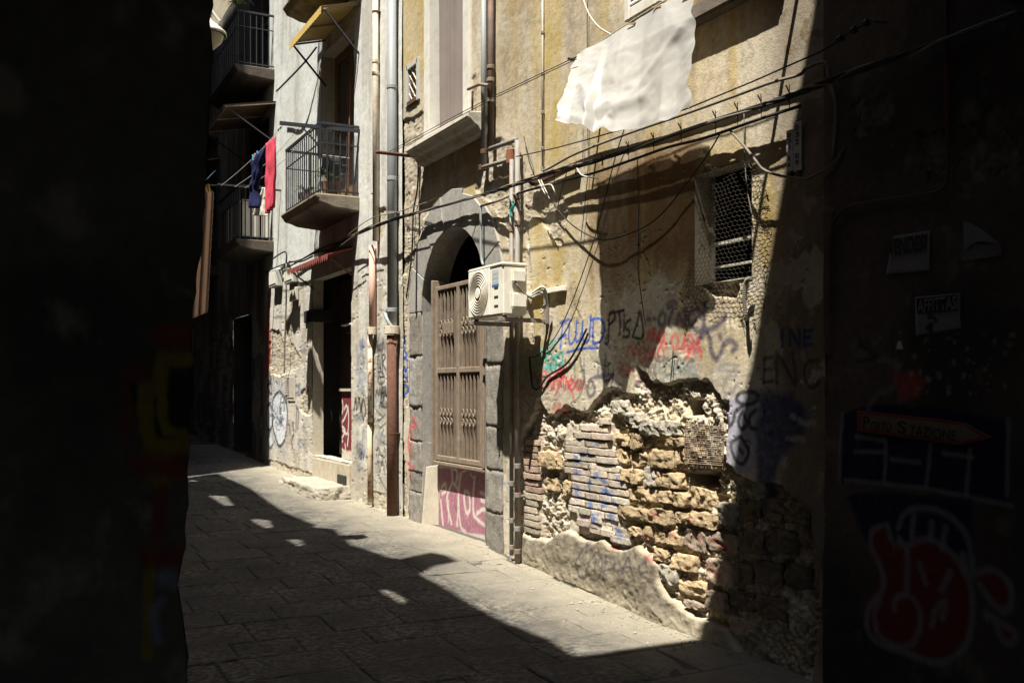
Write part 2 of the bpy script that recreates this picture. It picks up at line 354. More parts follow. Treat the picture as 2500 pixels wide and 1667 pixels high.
# ---- street
street = link(bpy.data.objects.new('street', None)); street['kind'] = 'structure'
def street_material():
    m = mat('lava_paving', (.054, .052, .050), var=.5, scale=30, bump=1.0, bscale=38, rough=.8, rnd=.14, bdist=.02, spec=.25, stretch=(1, .55, 1))
    nt = m.node_tree; N = nt.nodes; L = nt.links; b = N['Principled BSDF']
    src = b.inputs['Base Color'].links[0].from_socket                  # pale grit swept against the wall foot (real dirt lying there)
    g = N.new('ShaderNodeNewGeometry'); sp = N.new('ShaderNodeSeparateXYZ'); L.new(g.outputs['Position'], sp.inputs[0])
    n = N.new('ShaderNodeTexNoise'); n.inputs['Scale'].default_value = 2.2; n.inputs['Detail'].default_value = 10; n.inputs['Roughness'].default_value = .72; L.new(g.outputs['Position'], n.inputs['Vector'])
    a = N.new('ShaderNodeMath'); a.operation = 'MULTIPLY_ADD'; a.inputs[1].default_value = 1.5; L.new(n.outputs[0], a.inputs[0]); L.new(sp.outputs['Y'], a.inputs[2])
    r = N.new('ShaderNodeMapRange'); r.inputs['From Min'].default_value = -2.7; r.inputs['From Max'].default_value = -3.8; r.inputs['To Max'].default_value = .85; L.new(a.outputs[0], r.inputs['Value'])
    x = N.new('ShaderNodeMix'); x.data_type = 'RGBA'; L.new(r.outputs[0], x.inputs['Factor']); L.new(src, x.inputs['A']); x.inputs['B'].default_value = (.31, .28, .215, 1)
    n4 = N.new('ShaderNodeTexNoise'); n4.inputs['Scale'].default_value = 34; n4.inputs['Detail'].default_value = 4; n4.inputs['Roughness'].default_value = .6
    mp = N.new('ShaderNodeMapping'); mp.inputs['Scale'].default_value = (1, .6, 1); mp.inputs['Rotation'].default_value = (0, 0, .5); L.new(g.outputs['Position'], mp.inputs['Vector']); L.new(mp.outputs[0], n4.inputs['Vector'])
    n5 = N.new('ShaderNodeTexNoise'); n5.inputs['Scale'].default_value = 1.7; n5.inputs['Detail'].default_value = 5; L.new(g.outputs['Position'], n5.inputs['Vector'])
    r4 = N.new('ShaderNodeMapRange'); r4.inputs['From Min'].default_value = .46; r4.inputs['From Max'].default_value = .58; r4.inputs['To Max'].default_value = 1; L.new(n4.outputs[0], r4.inputs['Value'])
    r5 = N.new('ShaderNodeMapRange'); r5.inputs['From Min'].default_value = .38; r5.inputs['From Max'].default_value = .65; r5.inputs['To Min'].default_value = .1; r5.inputs['To Max'].default_value = .8; L.new(n5.outputs[0], r5.inputs['Value'])
    mm = N.new('ShaderNodeMath'); mm.operation = 'MULTIPLY'; L.new(r4.outputs[0], mm.inputs[0]); L.new(r5.outputs[0], mm.inputs[1])
    y = N.new('ShaderNodeMix'); y.data_type = 'RGBA'; L.new(mm.outputs[0], y.inputs['Factor']); L.new(x.outputs['Result'], y.inputs['A']); y.inputs['B'].default_value = (.205, .186, .15, 1)
    L.new(y.outputs['Result'], b.inputs['Base Color']); return m
M_PAVE = street_material()
M_JOINT = mat('street_joint_dirt', (.075, .068, .058), var=.3, scale=12, bump=.6, rough=.95)
b = MB(); ss = np.concatenate([np.arange(-8, 30, .5), np.arange(30, 60, 3)]); pp = [-9, -3, 0, 1, 2, 3, 4, 4.9]
b.grid([[Vector((s, -p, ground_z(s) - .008)) for p in pp] for s in ss]); b.build('roadbed', M_JOINT, street, smooth=True)
def paver(x0, x1, y0, y1, n, seed):
    """worn lava slab: slightly domed top with chiselled unevenness and rounded arrises"""
    tz = [rng.normal(0, .002), rng.normal(0, .005), rng.normal(0, .004)]; cx, cy = (x0 + x1) / 2, (y0 + y1) / 2
    P = []
    xs = [x0, x0 + .008] + list(np.linspace(x0 + .03, x1 - .03, n)) + [x1 - .008, x1]; ys = [y0, y0 + .008] + list(np.linspace(y0 + .03, y1 - .03, n)) + [y1 - .008, y1]
    for i, x in enumerate(xs):
        row = []
        for j, y in enumerate(ys):
            e = min(i, j, len(xs) - 1 - i, len(ys) - 1 - j); z = ground_z(x) + tz[0] + (x - cx) * tz[1] + (y - cy) * tz[2]
            z += mnoise.noise(Vector((x * 6, y * 6, seed))) * .005 + mnoise.noise(Vector((x * 17, y * 13, seed))) * .004
            z += {0: -.010, 1: -.001}.get(e, 0)
            j1 = mnoise.noise(Vector((x * 5 + seed, y * 5, 3))) * .006
            row.append(Vector((x + (j1 if e == 0 else 0), y + (j1 if e == 0 else 0), z)))
        P.append(row)
    return P
cells = []; s = 3.3
row_i = 0
while s < 24:
    d = random.uniform(.36, .58); y = .9 - random.uniform(0, .5)
    while y > -4.66:
        w = random.uniform(.4, .85); y2 = max(y - w, -4.68)
        if y - y2 > .15: cells.append((s, s + d - .005, y2 + .005, y))
        y = y2
    s += d; row_i += 1
def px_size(c):
    X = -c[2] * 0; cx, cy = (c[0] + c[1]) / 2, -(c[2] + c[3]) / 2; Z = cy * SA + cx * CA; Xc = cy * CA - cx * SA
    x = 1250 + FOC * Xc / Z; y = HZ + FOC * (EYE - ground_z(cx)) / Z
    vis = 430 < x < 2000 and y < 1700
    return ((c[1] - c[0]) * (c[3] - c[2]) / Z ** 2) * (1 if vis else 1e-3)
cells.sort(key=px_size, reverse=True)
far = MB()
for k, c in enumerate(cells):
    g = paver(*c, 7 if k < 140 else 4, k)
    if k < 298:
        t = MB().grid(g); t.f = [f[::-1] for f in t.f]; o = t.build('paving_stone', M_PAVE, street, smooth=True)
    else: far.grid(g)
far.f = [f[::-1] for f in far.f]
o = far.build('distant_paving', M_PAVE, street, smooth=True); o['kind'] = 'stuff'

# ---- the weathered yellow building with the arched gate
PB = thing('plastered_building', (8, -WP, 0), 'peeling ochre and grey plastered building with arched stone doorway and exposed brick and tuff', 'building')
G0, G1, GSP, GR = 9.40, 11.20, 2.60, .90                               # gate opening: along, springing height, arch radius
WIN = (9.97, 10.93, 4.66, 6.8); LAT = (11.34, 11.70, 5.27, 5.70); CHK = (5.25, 5.88, 2.42, 3.24)
S_edges = [4.57, G0, G1, WIN[0], WIN[1], LAT[0], LAT[1], CHK[0], CHK[1], 11.86]
w = Wall(np.concatenate([pxS(987, 2012, 2.3), S_edges]), np.concatenate([np.arange(-.3, 3.7, .0085), np.arange(3.7, 6.81, .013), [GSP, WIN[2], LAT[2], LAT[3], CHK[2], CHK[3]]]))
X, Z = w.X, w.Z
big = fbm(X * 1.1, Z * .8, 5, 1); med = fbm(X * 4, Z * 4, 5, 2, .6); fine = fbm(X * 22, Z * 22, 4, 4, .6); vert = fbm(X * 7, Z * .7, 4, 6)
w.C[:] = np.array((.485, .42, .305))
w.mix((.33, .275, .185), np.clip((big - .42) * 3.4, 0, .85)); w.mix((.50, .46, .38), np.clip((med - .5) * 3.4, 0, .75)); grime = fbm(X * 2.2, Z * 1.3, 6, 7, .7); w.mix((.24, .19, .13), np.clip((grime - .54) * 5, 0, .6) * (.45 + .55 * sst(1.3, 2.4, Z)))
w.mix((.43, .33, .15), np.clip((vert - .5) * 3.2, 0, .75) * sst(1.4, 2.4, Z)); w.mix((.52, .485, .41), (1 - sst(1.2, 2.3, Z)) * .6 * np.clip(med * 1.6, 0, 1)); w.mix((.22, .18, .13), np.clip((fine - .6) * 6, 0, .35))
def stripx(px, wpx, y0, y1, col, a, seed=0):
    s0, za = SZ(px, y1); s1 = SZ(px + wpx, 900)[0]; w.strip(s0, abs(s1 - s0), za, SZ(px, y0)[1], col, a, seed)
OCH = (.42, .31, .10)
for px, wd, y0, y1, a in [(1345, 30, -200, 420, .95), (1362, 14, -200, 420, .6), (1318, 22, 500, 800, .95), (1360, 25, 560, 760, .8), (1600, 45, 380, 640, .8), (1760, 60, 330, 460, .7), (1870, 30, 420, 700, .95),
                          (1885, 18, 480, 640, .8), (1960, 60, 0, 800, .35), (1030, 40, -100, 200, .7), (985, 30, -100, 250, .6), (1510, 20, 380, 700, .7), (1010, 26, 900, 1200, .3)]:
    stripx(px, wd, y0, y1, OCH, a, px % 7)
for px, wd, y0, y1, a in [(1560, 90, 360, 620, 1.3), (1470, 50, 380, 700, 1.1), (1660, 60, 380, 640, 1.3), (1610, 50, 380, 660, 1.2), (1690, 25, 420, 680, 1.2), (1405, 18, -100, 200, .55), (1250, 30, -100, 250, .35), (1700, 60, -50, 60, .8), (1800, 70, -50, 50, .8)]:
    stripx(px, wd, y0, y1, (.17, .108, .055), a, px % 5)  # brown run-off, strengthened below the sheet to deepen its shadow
# darkened near end, pits, cracks and hollows of the plaster
w.mix((.115, .086, .062), (1 - sst(4.85, 5.28, X + (med - .5) * .2)) * .85)  # wall past the sun edge browned and darkened to deepen its shade
flk = sst(.535, .542, fbm(X * 2.4, Z * 2.4, 6, 99, .62)) * sst(.9, 1.2, Z) * (1 - .6 * sst(2.2, 3.0, Z)); w.h -= flk * .003; w.mix((.52, .48, .41), flk * .5)
flk = sst(.57, .576, fbm(X * 3.1, Z * 2.0, 6, 123, .62)); flk = flk * (1 - .55 * sst(2.2, 3.0, Z)); w.h -= flk * .003; w.mix((.31, .25, .165), flk * .5)
pit = vn(X * 38, Z * 38, 50); pm = sst(.83, .92, pit) * sst(.45, .6, med) * (1 - sst(2.6, 3.4, Z))
hi_ = sst(2.2, 3.2, Z); w.h += (big - .5) * (.028 - .012 * hi_) + (med - .5) * (.012 - .008 * hi_) + (fine - .5) * .003 - pm * .012; w.mix((.30, .26, .20), pm * .5)
# layers where the plaster has gone
PALE, TAN, OCR = (.50, .455, .37), (.33, .27, .19), (.45, .37, .24)
def lost(c, pts, depth, amp, c1, c2, freq=14, rough=.03, seed=0):
    d = w.zone(wz(c, pts), rough); w.rubble(d, depth, amp, c1, c2, freq, seed=seed); return d
lost(cC, [(300, 1660), (305, 800), (345, 735), (400, 720), (440, 690), (475, 690), (478, 900), (430, 960), (470, 980), (455, 1260), (520, 1215), (560, 1230), (470, 1330), (420, 1500), (380, 1700)], .018, .016, TAN, PALE, 20, .02, 1)
lost(cD, [(130, 480), (215, 120), (180, 350), (160, 700), (185, 870), (150, 1000), (180, 1400), (130, 1420), (125, 900)], .015, .014, TAN, PALE, 20, .03, 2)
lost(cC, [(780, 1160), (790, 990), (860, 870), (930, 850), (1000, 880), (1080, 1000), (1070, 1100), (1180, 1120), (1290, 1180), (1350, 1300), (1300, 1500), (1230, 1450), (1190, 1350), (1120, 1330), (1060, 1450), (990, 1560), (960, 1400), (880, 1260)], .014, .014, TAN, PALE, 18, .035, 3)
lost(cC, [(755, 480), (780, 450), (790, 520), (770, 700), (752, 720)], .012, .01, TAN, PALE, 20, .01, 4)
lost(cD, [(715, 60), (728, 300), (735, 480), (745, 640), (728, 800), (720, 640), (712, 300)], .03, .02, TAN, PALE, 16, .02, 5)
lost(cF, [(650, 960), (700, 950), (745, 1020), (735, 1055), (690, 1020)], .01, .01, TAN, PALE, 22, .02, 6)
lost(cL, [(250, 1200), (390, 1170), (540, 1165), (570, 1210), (540, 1290), (440, 1300), (330, 1290), (280, 1240)], .05, .07, TAN, (.55, .50, .40), 13, .04, 7)
lost(cL, [(235, 150), (560, 90), (660, 90), (700, 140), (700, 190), (640, 130), (320, 190), (240, 260)], .02, .02, TAN, (.5, .42, .25), 16, .03, 8)
# the big wound low on the wall: bricks, tuff and rubble
WOUND = [(80, 560), (85, 340), (130, 270), (165, 160), (215, 250), (250, 255), (320, 200), (345, 215), (400, 235), (440, 225), (470, 170), (540, 110), (600, 98), (640, 140), (690, 140), (696, 60), (705, 0), (745, 20), (780, 70),
         (850, 82), (930, 60), (1080, 62), (1110, 95), (1150, 140), (1160, 180), (1200, 175), (1192, 320), (1180, 520), (1240, 570), (1320, 600), (1500, 640), (1650, 800), (1700, 1300), (1660, 1700), (1180, 1700), (900, 1500), (500, 1250), (200, 1100), (80, 1020)]
dW = lost(cG, WOUND, .055, .048, (.37, .31, .23), (.53, .48, .39), 17, .03, 9)
dB = w.zone(wz(cG, [(300, 300), (560, 300), (660, 700), (600, 900), (320, 900), (290, 560)]), .03); w.h = np.where(dB < 0, -.045 + (fine - .5) * .02, w.h); dB2 = w.zone(wz(cG, [(78, 380), (165, 380), (165, 910), (78, 910)]), .02); w.h = np.where(dB2 < 0, -.045 + (fine - .5) * .02, w.h)
dOch = w.zone(wz(cG, [(560, 190), (930, 170), (1190, 540), (1260, 700), (1260, 1500), (900, 1300), (620, 950), (600, 500)]), .08)
m = (1 - sst(-.08, .05, dOch)) * (dW < 0); w.mix(OCR, m * .75 * np.clip(fbm(X * 9, Z * 9, 4, 70) * 1.7, 0, 1))
for hole, dep in [([(950, 165), (1045, 165), (1040, 255), (955, 262)], .22), ([(945, 575), (1115, 565), (1120, 640), (1010, 650)], .2), ([(1120, 705), (1165, 700), (1165, 790), (1125, 785)], .16), ([(270, 470), (300, 470), (300, 600), (280, 610)], .12), ([(880, 740), (915, 770), (920, 850), (890, 860)], .12), ([(860, 990), (890, 990), (890, 1080), (870, 1080)], .12)]:
    d = w.zone(wz(cG, hole), .02); w.h -= dep * (1 - sst(-.03, .012, d))
cem = [(78, 900), (130, 925), (210, 940), (280, 890), (340, 895), (400, 925), (470, 945), (520, 930), (560, 972), (620, 990), (700, 965), (780, 1025), (830, 1075), (825, 1150), (855, 1225), (940, 1295), (1010, 1345), (1100, 1385), (1190, 1420), (1260, 1560), (1200, 1650), (900, 1500), (500, 1250), (200, 1120), (60, 1060)]
d = w.zone(wz(cG, cem), .015); a = 1 - sst(-.02, .006, d); ht = .012 + (med - .5) * .04 + (fine - .5) * .022 + np.clip(-d, 0, .6) * .09
w.h = w.h * (1 - a) + ht * a; w.C = w.C * (1 - a[..., None]) + (np.array((.18, .155, .118)) * (.45 + 1.1 * fine)[..., None]) * a[..., None]
lip = (1 - sst(.0, .045, np.abs(d + .012))); w.mix((.33, .29, .22), lip * .4)
d = w.zone(wz(cG, [(1175, 180), (1360, 110), (1400, 300), (1330, 560), (1240, 570), (1180, 520), (1190, 320)]), .02); a = (1 - sst(-.01, .02, d)); w.mix((.36, .36, .44), a * .8)
foot = 1 - sst(.0, .22, Z - np.interp(X, [4.5, 5.66, 6.41, 8.7, 9.3, 12.2], [-.21, -.19, -.185, -.06, -.01, .012]) + (med - .5) * .2); w.mix((.45, .40, .30), foot * .6)
# jamb of dark lava stone right of the gate, strip beside the grey pipe
# --- graffiti on this building
pt = Paint()
pt.strokes(cF, [[(335, 825), (390, 798)], [(350, 815), (342, 900), (335, 1000)], [(318, 935), (372, 905)], [(402, 800), (392, 880), (396, 965), (420, 955), (445, 900)], [(447, 808), (440, 900), (445, 955), (475, 920), (490, 812)], [(490, 812), (488, 900), (500, 950), (530, 940), (540, 860), (545, 772)],
                [(562, 790), (556, 965)], [(550, 803), (600, 790), (634, 830), (632, 900), (600, 955), (556, 965)], [(378, 1027), (480, 1000), (582, 997)], [(640, 960), (650, 968)]], .019, BLUE, .95, .45)
pt.strokes(cF, [[(675, 750), (668, 860), (664, 955)], [(672, 765), (700, 742), (708, 790), (672, 835)], [(690, 752), (770, 733)], [(733, 742), (742, 820), (740, 905)], [(772, 800), (768, 875)], [(770, 768), (774, 775)], [(822, 800), (792, 815), (782, 855), (808, 880), (800, 915), (765, 918)], [(832, 918), (865, 830), (890, 742), (908, 920), (832, 918)], [(645, 960), (655, 968)], [(872, 960), (880, 968)]], .02, BLK, .9, .6)
pt.strokes(cF, [[(940, 795), (955, 798)], [(985, 790), (992, 796)], [(1050, 740), (1020, 790), (1026, 835), (1058, 830), (1066, 775), (1050, 740)], [(1085, 690), (1120, 672), (1150, 690)], [(1082, 720), (1125, 715), (1090, 830), (1135, 835)], [(1150, 835), (1165, 760), (1195, 835), (1212, 735)], [(1235, 830), (1232, 760), (1290, 720), (1312, 770), (1250, 840), (1310, 890), (1285, 965)]], .03, PURP, .75, .6)
pt.strokes(cF, [[(1340, 690), (1338, 800), (1318, 920)], [(1480, 778), (1410, 850), (1320, 880)], [(1340, 860), (1372, 930), (1382, 1020), (1410, 1068), (1442, 1040), (1470, 962), (1520, 945), (1555, 985), (1530, 1015)], [(1438, 912), (1444, 925)]], .036, PURP, .85, .6)
pt.strokes(cF, [[(200, 1012), (168, 1045), (162, 1095), (195, 1112)], [(215, 1012), (212, 1100)], [(212, 1022), (252, 1015), (242, 1060), (214, 1065), (262, 1105)], [(262, 1045), (298, 1062), (310, 1030)], [(285, 1062), (285, 1095)], [(345, 1025), (312, 1060), (318, 1112), (350, 1095), (345, 1025)], [(265, 960), (285, 940), (305, 958), (290, 985), (265, 975), (265, 960)], [(240, 1122), (300, 1118), (340, 1100), (352, 1060)], [(225, 1135), (295, 1140)]], .02, TEAL, .85, .6)
def scribble(c, x0, y0, x1, y1, n, wd, col, a, seed, loops=.6, soft=.6):
    r = random.Random(seed); L = []
    for k in range(n):
        cx = x0 + (x1 - x0) * (k + .5) / n; h = (y1 - y0); wv = (x1 - x0) / n; kind = r.random()
        if kind < loops * .5: L.append([(cx + wv * .5 * math.cos(t) * r.uniform(.7, 1.1), (y0 + y1) / 2 + h * .45 * math.sin(t)) for t in np.linspace(r.uniform(0, 3), r.uniform(6, 8.5), 9)])
        elif kind < loops: L.append([(cx + r.uniform(-.6, .6) * wv, y0 + r.random() * h * .3), (cx + r.uniform(-.6, .6) * wv, y0 + h * .45), (cx + r.uniform(-.5, .7) * wv, y0 + h * .5), (cx + r.uniform(-.7, .5) * wv, y1 - r.random() * h * .15)])
        else: L.append([(cx - wv * .5, y1 - r.random() * h * .3), (cx - wv * .1, y0 + r.random() * h * .3), (cx + wv * .2, y1 - r.random() * h * .3), (cx + wv * .55, y0 + r.random() * h * .4)])
    pt.strokes(c, L, wd, col, a, soft)
scribble(cF, 205, 1150, 420, 1300, 5, .016, RED, .9, 3); scribble(cF, 390, 1215, 490, 1290, 2, .024, RED, .75, 4); scribble(cF, 275, 1360, 360, 1480, 2, .018, RED, .55, 5)
pt.strokes(cF, [[(330, 1130), (395, 1250), (430, 1350)], [(215, 1290), (300, 1180), (370, 1150), (300, 1330)]], .016, RED, .9)
scribble(cF, 940, 860, 1060, 960, 3, .024, RED, .6, 6); scribble(cF, 1010, 900, 1310, 1010, 6, .022, RED, .62, 7); scribble(cF, 790, 980, 1060, 1110, 6, .018, RED, .6, 8); scribble(cF, 730, 1090, 830, 1190, 3, .016, RED, .4, 9); scribble(cF, 1180, 960, 1310, 1080, 3, .024, RED, .55, 10)
pt.strokes(cF, [[(436, 1060), (430, 1150), (440, 1240)], [(468, 1062), (480, 1150), (498, 1240)], [(498, 1240), (495, 1075)], [(596, 1130), (590, 1190), (630, 1190), (645, 1045)]], .022, (.16, .17, .16), .7, .6)
pt.strokes(cF, [[(695, 1185), (620, 1190), (550, 1210), (520, 1270), (535, 1335), (570, 1300), (560, 1240)], [(620, 1200), (650, 1230), (690, 1205), (680, 1260)]], .03, PURP, .75, .6)
pt.strokes(cF, [[(120, 1150), (140, 1225), (160, 1170), (180, 1240), (200, 1180), (235, 1250), (270, 1200)], [(90, 1360), (120, 1400), (110, 1450)], [(470, 1100), (500, 1210), (470, 1330), (410, 1380)]], .012, BLK, .6, .6)
pt.strokes(cF, [[(995, 1210), (1000, 1080), (1030, 1075), (1020, 1140), (1050, 1215)], [(1075, 1085), (1060, 1150), (1090, 1200), (1115, 1140), (1085, 1080)], [(1130, 1210), (1145, 1080), (1165, 1170), (1190, 1075), (1205, 1210)], [(1280, 1075), (1230, 1085), (1225, 1140), (1265, 1135)], [(1225, 1140), (1230, 1200), (1290, 1195)]], .03, (.22, .26, .23), .6, .7)
pt.strokes(cF, [[(1560, 1120), (1480, 1110), (1380, 1180), (1400, 1230), (1480, 1200), (1560, 1190)], [(1490, 1210), (1460, 1290), (1520, 1310), (1560, 1250)], [(1440, 1150), (1560, 1160)]], .022, GRY, .55, .7)
pt.strokes(cF, [[(1480, 700), (1500, 760), (1490, 850)], [(1520, 720), (1530, 840)], [(1560, 740), (1550, 860), (1590, 850)]], .012, (.62, .58, .5), .6, .7)
pt.strokes(cF, [[(1640, 1300), (1580, 1310), (1560, 1360), (1620, 1390), (1700, 1360), (1690, 1310), (1640, 1300)], [(1490, 1430), (1510, 1540), (1540, 1490), (1550, 1440), (1600, 1400)], [(1600, 1440), (1570, 1500), (1590, 1560), (1630, 1520), (1600, 1440)], [(1690, 1430), (1650, 1470), (1650, 1540), (1690, 1560)]], .026, BLK, .8, .5)
pt.strokes(cG, [[(1270, 370), (1215, 410), (1235, 490), (1280, 520), (1310, 450), (1270, 370)], [(1265, 440), (1280, 460)]], .024, BLK, .8, .5)
pt.strokes(cI, [[(105, 10), (105, 80)], [(140, 80), (143, 10), (180, 80), (182, 8)], [(240, 10), (205, 14)], [(205, 14), (207, 78)], [(207, 78), (240, 74)], [(205, 45), (235, 42)]], .02, (.02, .04, .14), .8)      # INE
pt.strokes(cI, [[(60, 130), (20, 135)], [(20, 135), (25, 240)], [(25, 240), (64, 236)], [(22, 185), (55, 182)], [(80, 240), (85, 120), (165, 250), (150, 110)], [(270, 140), (215, 160), (205, 230), (245, 265), (285, 220)]], .02, BLK, .6)
pt.patch(wz(cI, [(0, 290), (120, 270), (230, 330), (215, 480), (120, 560), (60, 700), (0, 900), (-10, 600)]), (.03, .04, .11), .75, .04, .06)
pt.strokes(cI, [[(150, 390), (200, 420), (250, 420)], [(130, 490), (200, 490)]], .03, (.35, .33, .3), .6)
pt.strokes(cG, [[(455, 955), (410, 1000), (385, 1070), (400, 1135), (440, 1140), (445, 1100)], [(440, 945), (440, 1000)], [(490, 1005), (458, 1060), (468, 1140), (505, 1155), (535, 1100), (525, 1030), (490, 1005)], [(495, 1040), (495, 1120)], [(548, 1020), (545, 1140)], [(545, 1030), (590, 1040), (592, 1085), (550, 1100)], [(590, 1090), (650, 1110)], [(640, 1120), (668, 1030), (700, 1120)], [(650, 1085), (690, 1080)], [(765, 1050), (735, 1080), (740, 1120), (780, 1100)]], .02, (.07, .065, .07), .7, .6)
r8 = random.Random(5)
for k in range(16):
    x0 = r8.uniform(180, 1250); y0 = r8.uniform(1040, 1250); scribble(cF, x0, y0, x0 + r8.uniform(70, 160), y0 + r8.uniform(40, 100), r8.randint(2, 5), r8.uniform(.010, .02), r8.choice([BLK, PURP, GRY, (.30, .10, .10), (.12, .16, .14)]), r8.uniform(.25, .5), 500 + k)
# red and blue spatter over brick and tuff
r9 = random.Random(4)
for cx, cy in [(1000, 830), (1010, 905), (880, 905), (1150, 960), (1110, 920), (800, 795), (1035, 1040), (1090, 1090), (1120, 1110), (560, 970), (755, 1020), (1160, 975), (950, 1110), (740, 900)]:
    L = [[(cx + r9.uniform(-18, 18), cy + r9.uniform(-18, 18)), (cx + r9.uniform(-10, 30), cy + r9.uniform(-5, 35)), (cx + r9.uniform(0, 45), cy + r9.uniform(0, 45))] for _ in range(3)]
    pt.strokes(cG, L, .014, (.34, .08, .085), .38, .9)
for x, y, n in [(375, 480, 3), (395, 495, 2), (370, 560, 3), (480, 575, 4), (520, 600, 3), (450, 620, 4), (370, 650, 3), (380, 690, 2), (520, 660, 4), (545, 675, 3), (440, 740, 4), (520, 730, 4), (590, 720, 3), (480, 800, 4), (560, 800, 4), (470, 830, 3), (420, 800, 2), (600, 880, 3), (615, 920, 2), (470, 410, 2), (420, 460, 2), (600, 590, 2)]:
    L = [[(x + r9.uniform(-25, 25), y + r9.uniform(-16, 0)), (x + r9.uniform(-15, 15), y + r9.uniform(0, 20)), (x + r9.uniform(-25, 25), y + r9.uniform(10, 30))] for _ in range(n)]
    pt.strokes(cG, L, .015, (.08, .17, .42), .55, .8)
pt.strokes(cD, [[(140, 640), (152, 590), (166, 645)], [(142, 622), (164, 620)]], .03, BLUE, .9, .4)
pt.strokes(cD, [[(155, 655), (140, 675), (152, 695), (172, 675), (155, 655)], [(160, 690), (175, 702)], [(140, 705), (142, 735), (172, 740), (172, 712)], [(142, 790), (142, 752), (172, 788), (172, 752)], [(158, 808), (140, 830), (155, 852), (176, 832), (158, 808)]], .03, BLUE, .9, .4)
pt.strokes(cD, [[(200, 680), (185, 715), (205, 735), (222, 705), (200, 680)], [(195, 760), (195, 800)], [(195, 760), (218, 770), (198, 785)], [(190, 850), (205, 805), (220, 850)], [(195, 880), (215, 870), (205, 910), (220, 900)]], .028, (.42, .42, .44), .55, .7)
pt.strokes(cD, [[(205, 955), (215, 990), (225, 985)], [(212, 970), (210, 1000), (190, 1005), (178, 1050), (178, 1100), (195, 1125), (202, 1060), (198, 1005)], [(175, 1160), (190, 1180), (195, 1225)], [(180, 1165), (212, 1185)]], .026, (.55, .04, .07), .8, .7)
pt.strokes(cD, [[(595, 1185), (600, 1240), (620, 1260)], [(625, 1200), (630, 1320)]], .02, (.10, .16, .30), .4, .8)
r9 = random.Random(21)
CR = []
for x, y, n, dx, dy in [(330, 1100, 9, 3, 22), (560, 1090, 7, 14, 8), (905, 250, 10, 4, 26), (1130, 1040, 8, -12, 12), (1560, 760, 8, 10, 10), (700, 1180, 6, -14, 4), (1250, 640, 9, 6, 20), (430, 640, 8, 5, 18)]:
    p = (x, y); L = [p]
    for k in range(n): p = (p[0] + dx + r9.uniform(-12, 12), p[1] + dy + r9.uniform(-10, 10)); L.append(p)
    CR.append(wz(cF, L))
for L in [[(465, 1320), (520, 1390), (580, 1420)], [(740, 1310), (720, 1370)], [(880, 1260), (905, 1330)]]: CR.append(wz(cC, L))
for L in CR:
    dd = seg_dist(X, Z, L) + (fine - .5) * .012; aa = 1 - sst(.001, .007, dd); w.h -= aa * .008; w.mix((.12, .095, .07), aa * .8)
PT_B = pt
shade_stain = Paint()
shade_stain.patch(wz(cE, [(560, 1060), (1200, 880), (1215, 1130), (1190, 1500), (1110, 1568), (1040, 1700), (960, 1640), (870, 1720), (760, 1700), (690, 1900), (620, 1760), (560, 1640)]), (.19, .12, .06), .42, .06, .10)  # brown stain shaped to the sheet's cast shadow, painted to deepen it
shade_stain.apply(X, Z, w.C)
pt.apply(X, Z, w.C)
# fade the loose end that runs into the next house
w.keep &= ~((w.xc > G0) & (w.xc < G1) & ((w.zc < GSP) | (np.hypot(w.xc - (G0 + G1) / 2, w.zc - GSP) < GR + .04)))
w.hole(*WIN); w.hole(*LAT); w.hole(*CHK)
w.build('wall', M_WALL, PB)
# unseen remainder of the house: upper wall, roof, back
b = MB().wbox(4.57, 11.86, -.3, -.002, 6.81, 16); b.wbox(4.57, 11.86, -5, -.3, 15.8, 16); b.wbox(4.57, 11.86, -5.2, -5, -1, 16); b.build('upper_wall', M_PLAIN, PB)
# arched gate surround
b = MB(); n = 24; cx = (G0 + G1) / 2; yb = -WP - .32
arc = [(G0, -.3), (G0, GSP)] + [(cx - GR * math.cos(t), GSP + GR * math.sin(t)) for t in np.linspace(0, math.pi, n)] + [(G1, GSP), (G1, -.3)]
b.grid([[Vector((s, -WP + .005, z)) for s, z in arc], [Vector((s, yb, z)) for s, z in arc]]); b.build('gate_reveal', M_GREYSTONE, PB)
c = MB().box((G0 - .5, yb - 2, -.5), (G1 + .5, yb - .002, 4.2)); c.f.pop(4); c.build('interior', M_DARK, PB)
angs = np.linspace(0, math.pi, 8)
for k in range(7):
    a0, a1 = angs[k] + .004, angs[k + 1] - .004; ro = GR + .40 + random.uniform(-.03, .05); ri = GR
    poly = [(ri, a0), (ri, (a0 + a1) / 2), (ri, a1), (ro, a1), (ro + .015, (a0 + a1) / 2), (ro, a0)]
    P = [Vector((cx - r * math.cos(t), -WP - .15, GSP + r * math.sin(t))) for r, t in poly]
    MB().prism(P, (0, .15 + random.uniform(.018, .032), 0)).build('arch_stone', M_GREYSTONE, PB, bevel=.006)
for s0, s1, zz in [(11.205, 11.60, [-.05, .38, .62, 1.0, 1.42, 2.05, 2.6]), (9.02, 9.395, [-.08, .36, .8, 1.25, 1.9, 2.6])]:
    for z0, z1 in zip(zz[:-1], zz[1:]):
        dim = (s1 - s0 + random.uniform(-.03, .01), .2, z1 - z0 - .004)
        me = rough_block(dim, random.random() * 50, 11, amp=.0095, rnd=.03); cxx = (s0 + s1) / 2; loc = (cxx, -WP - .082 + random.uniform(0, .008), (z0 + z1) / 2)
        place_block('jamb_stone', me, loc, PB, M_STONE, (.25, .23, .20), PT_B)
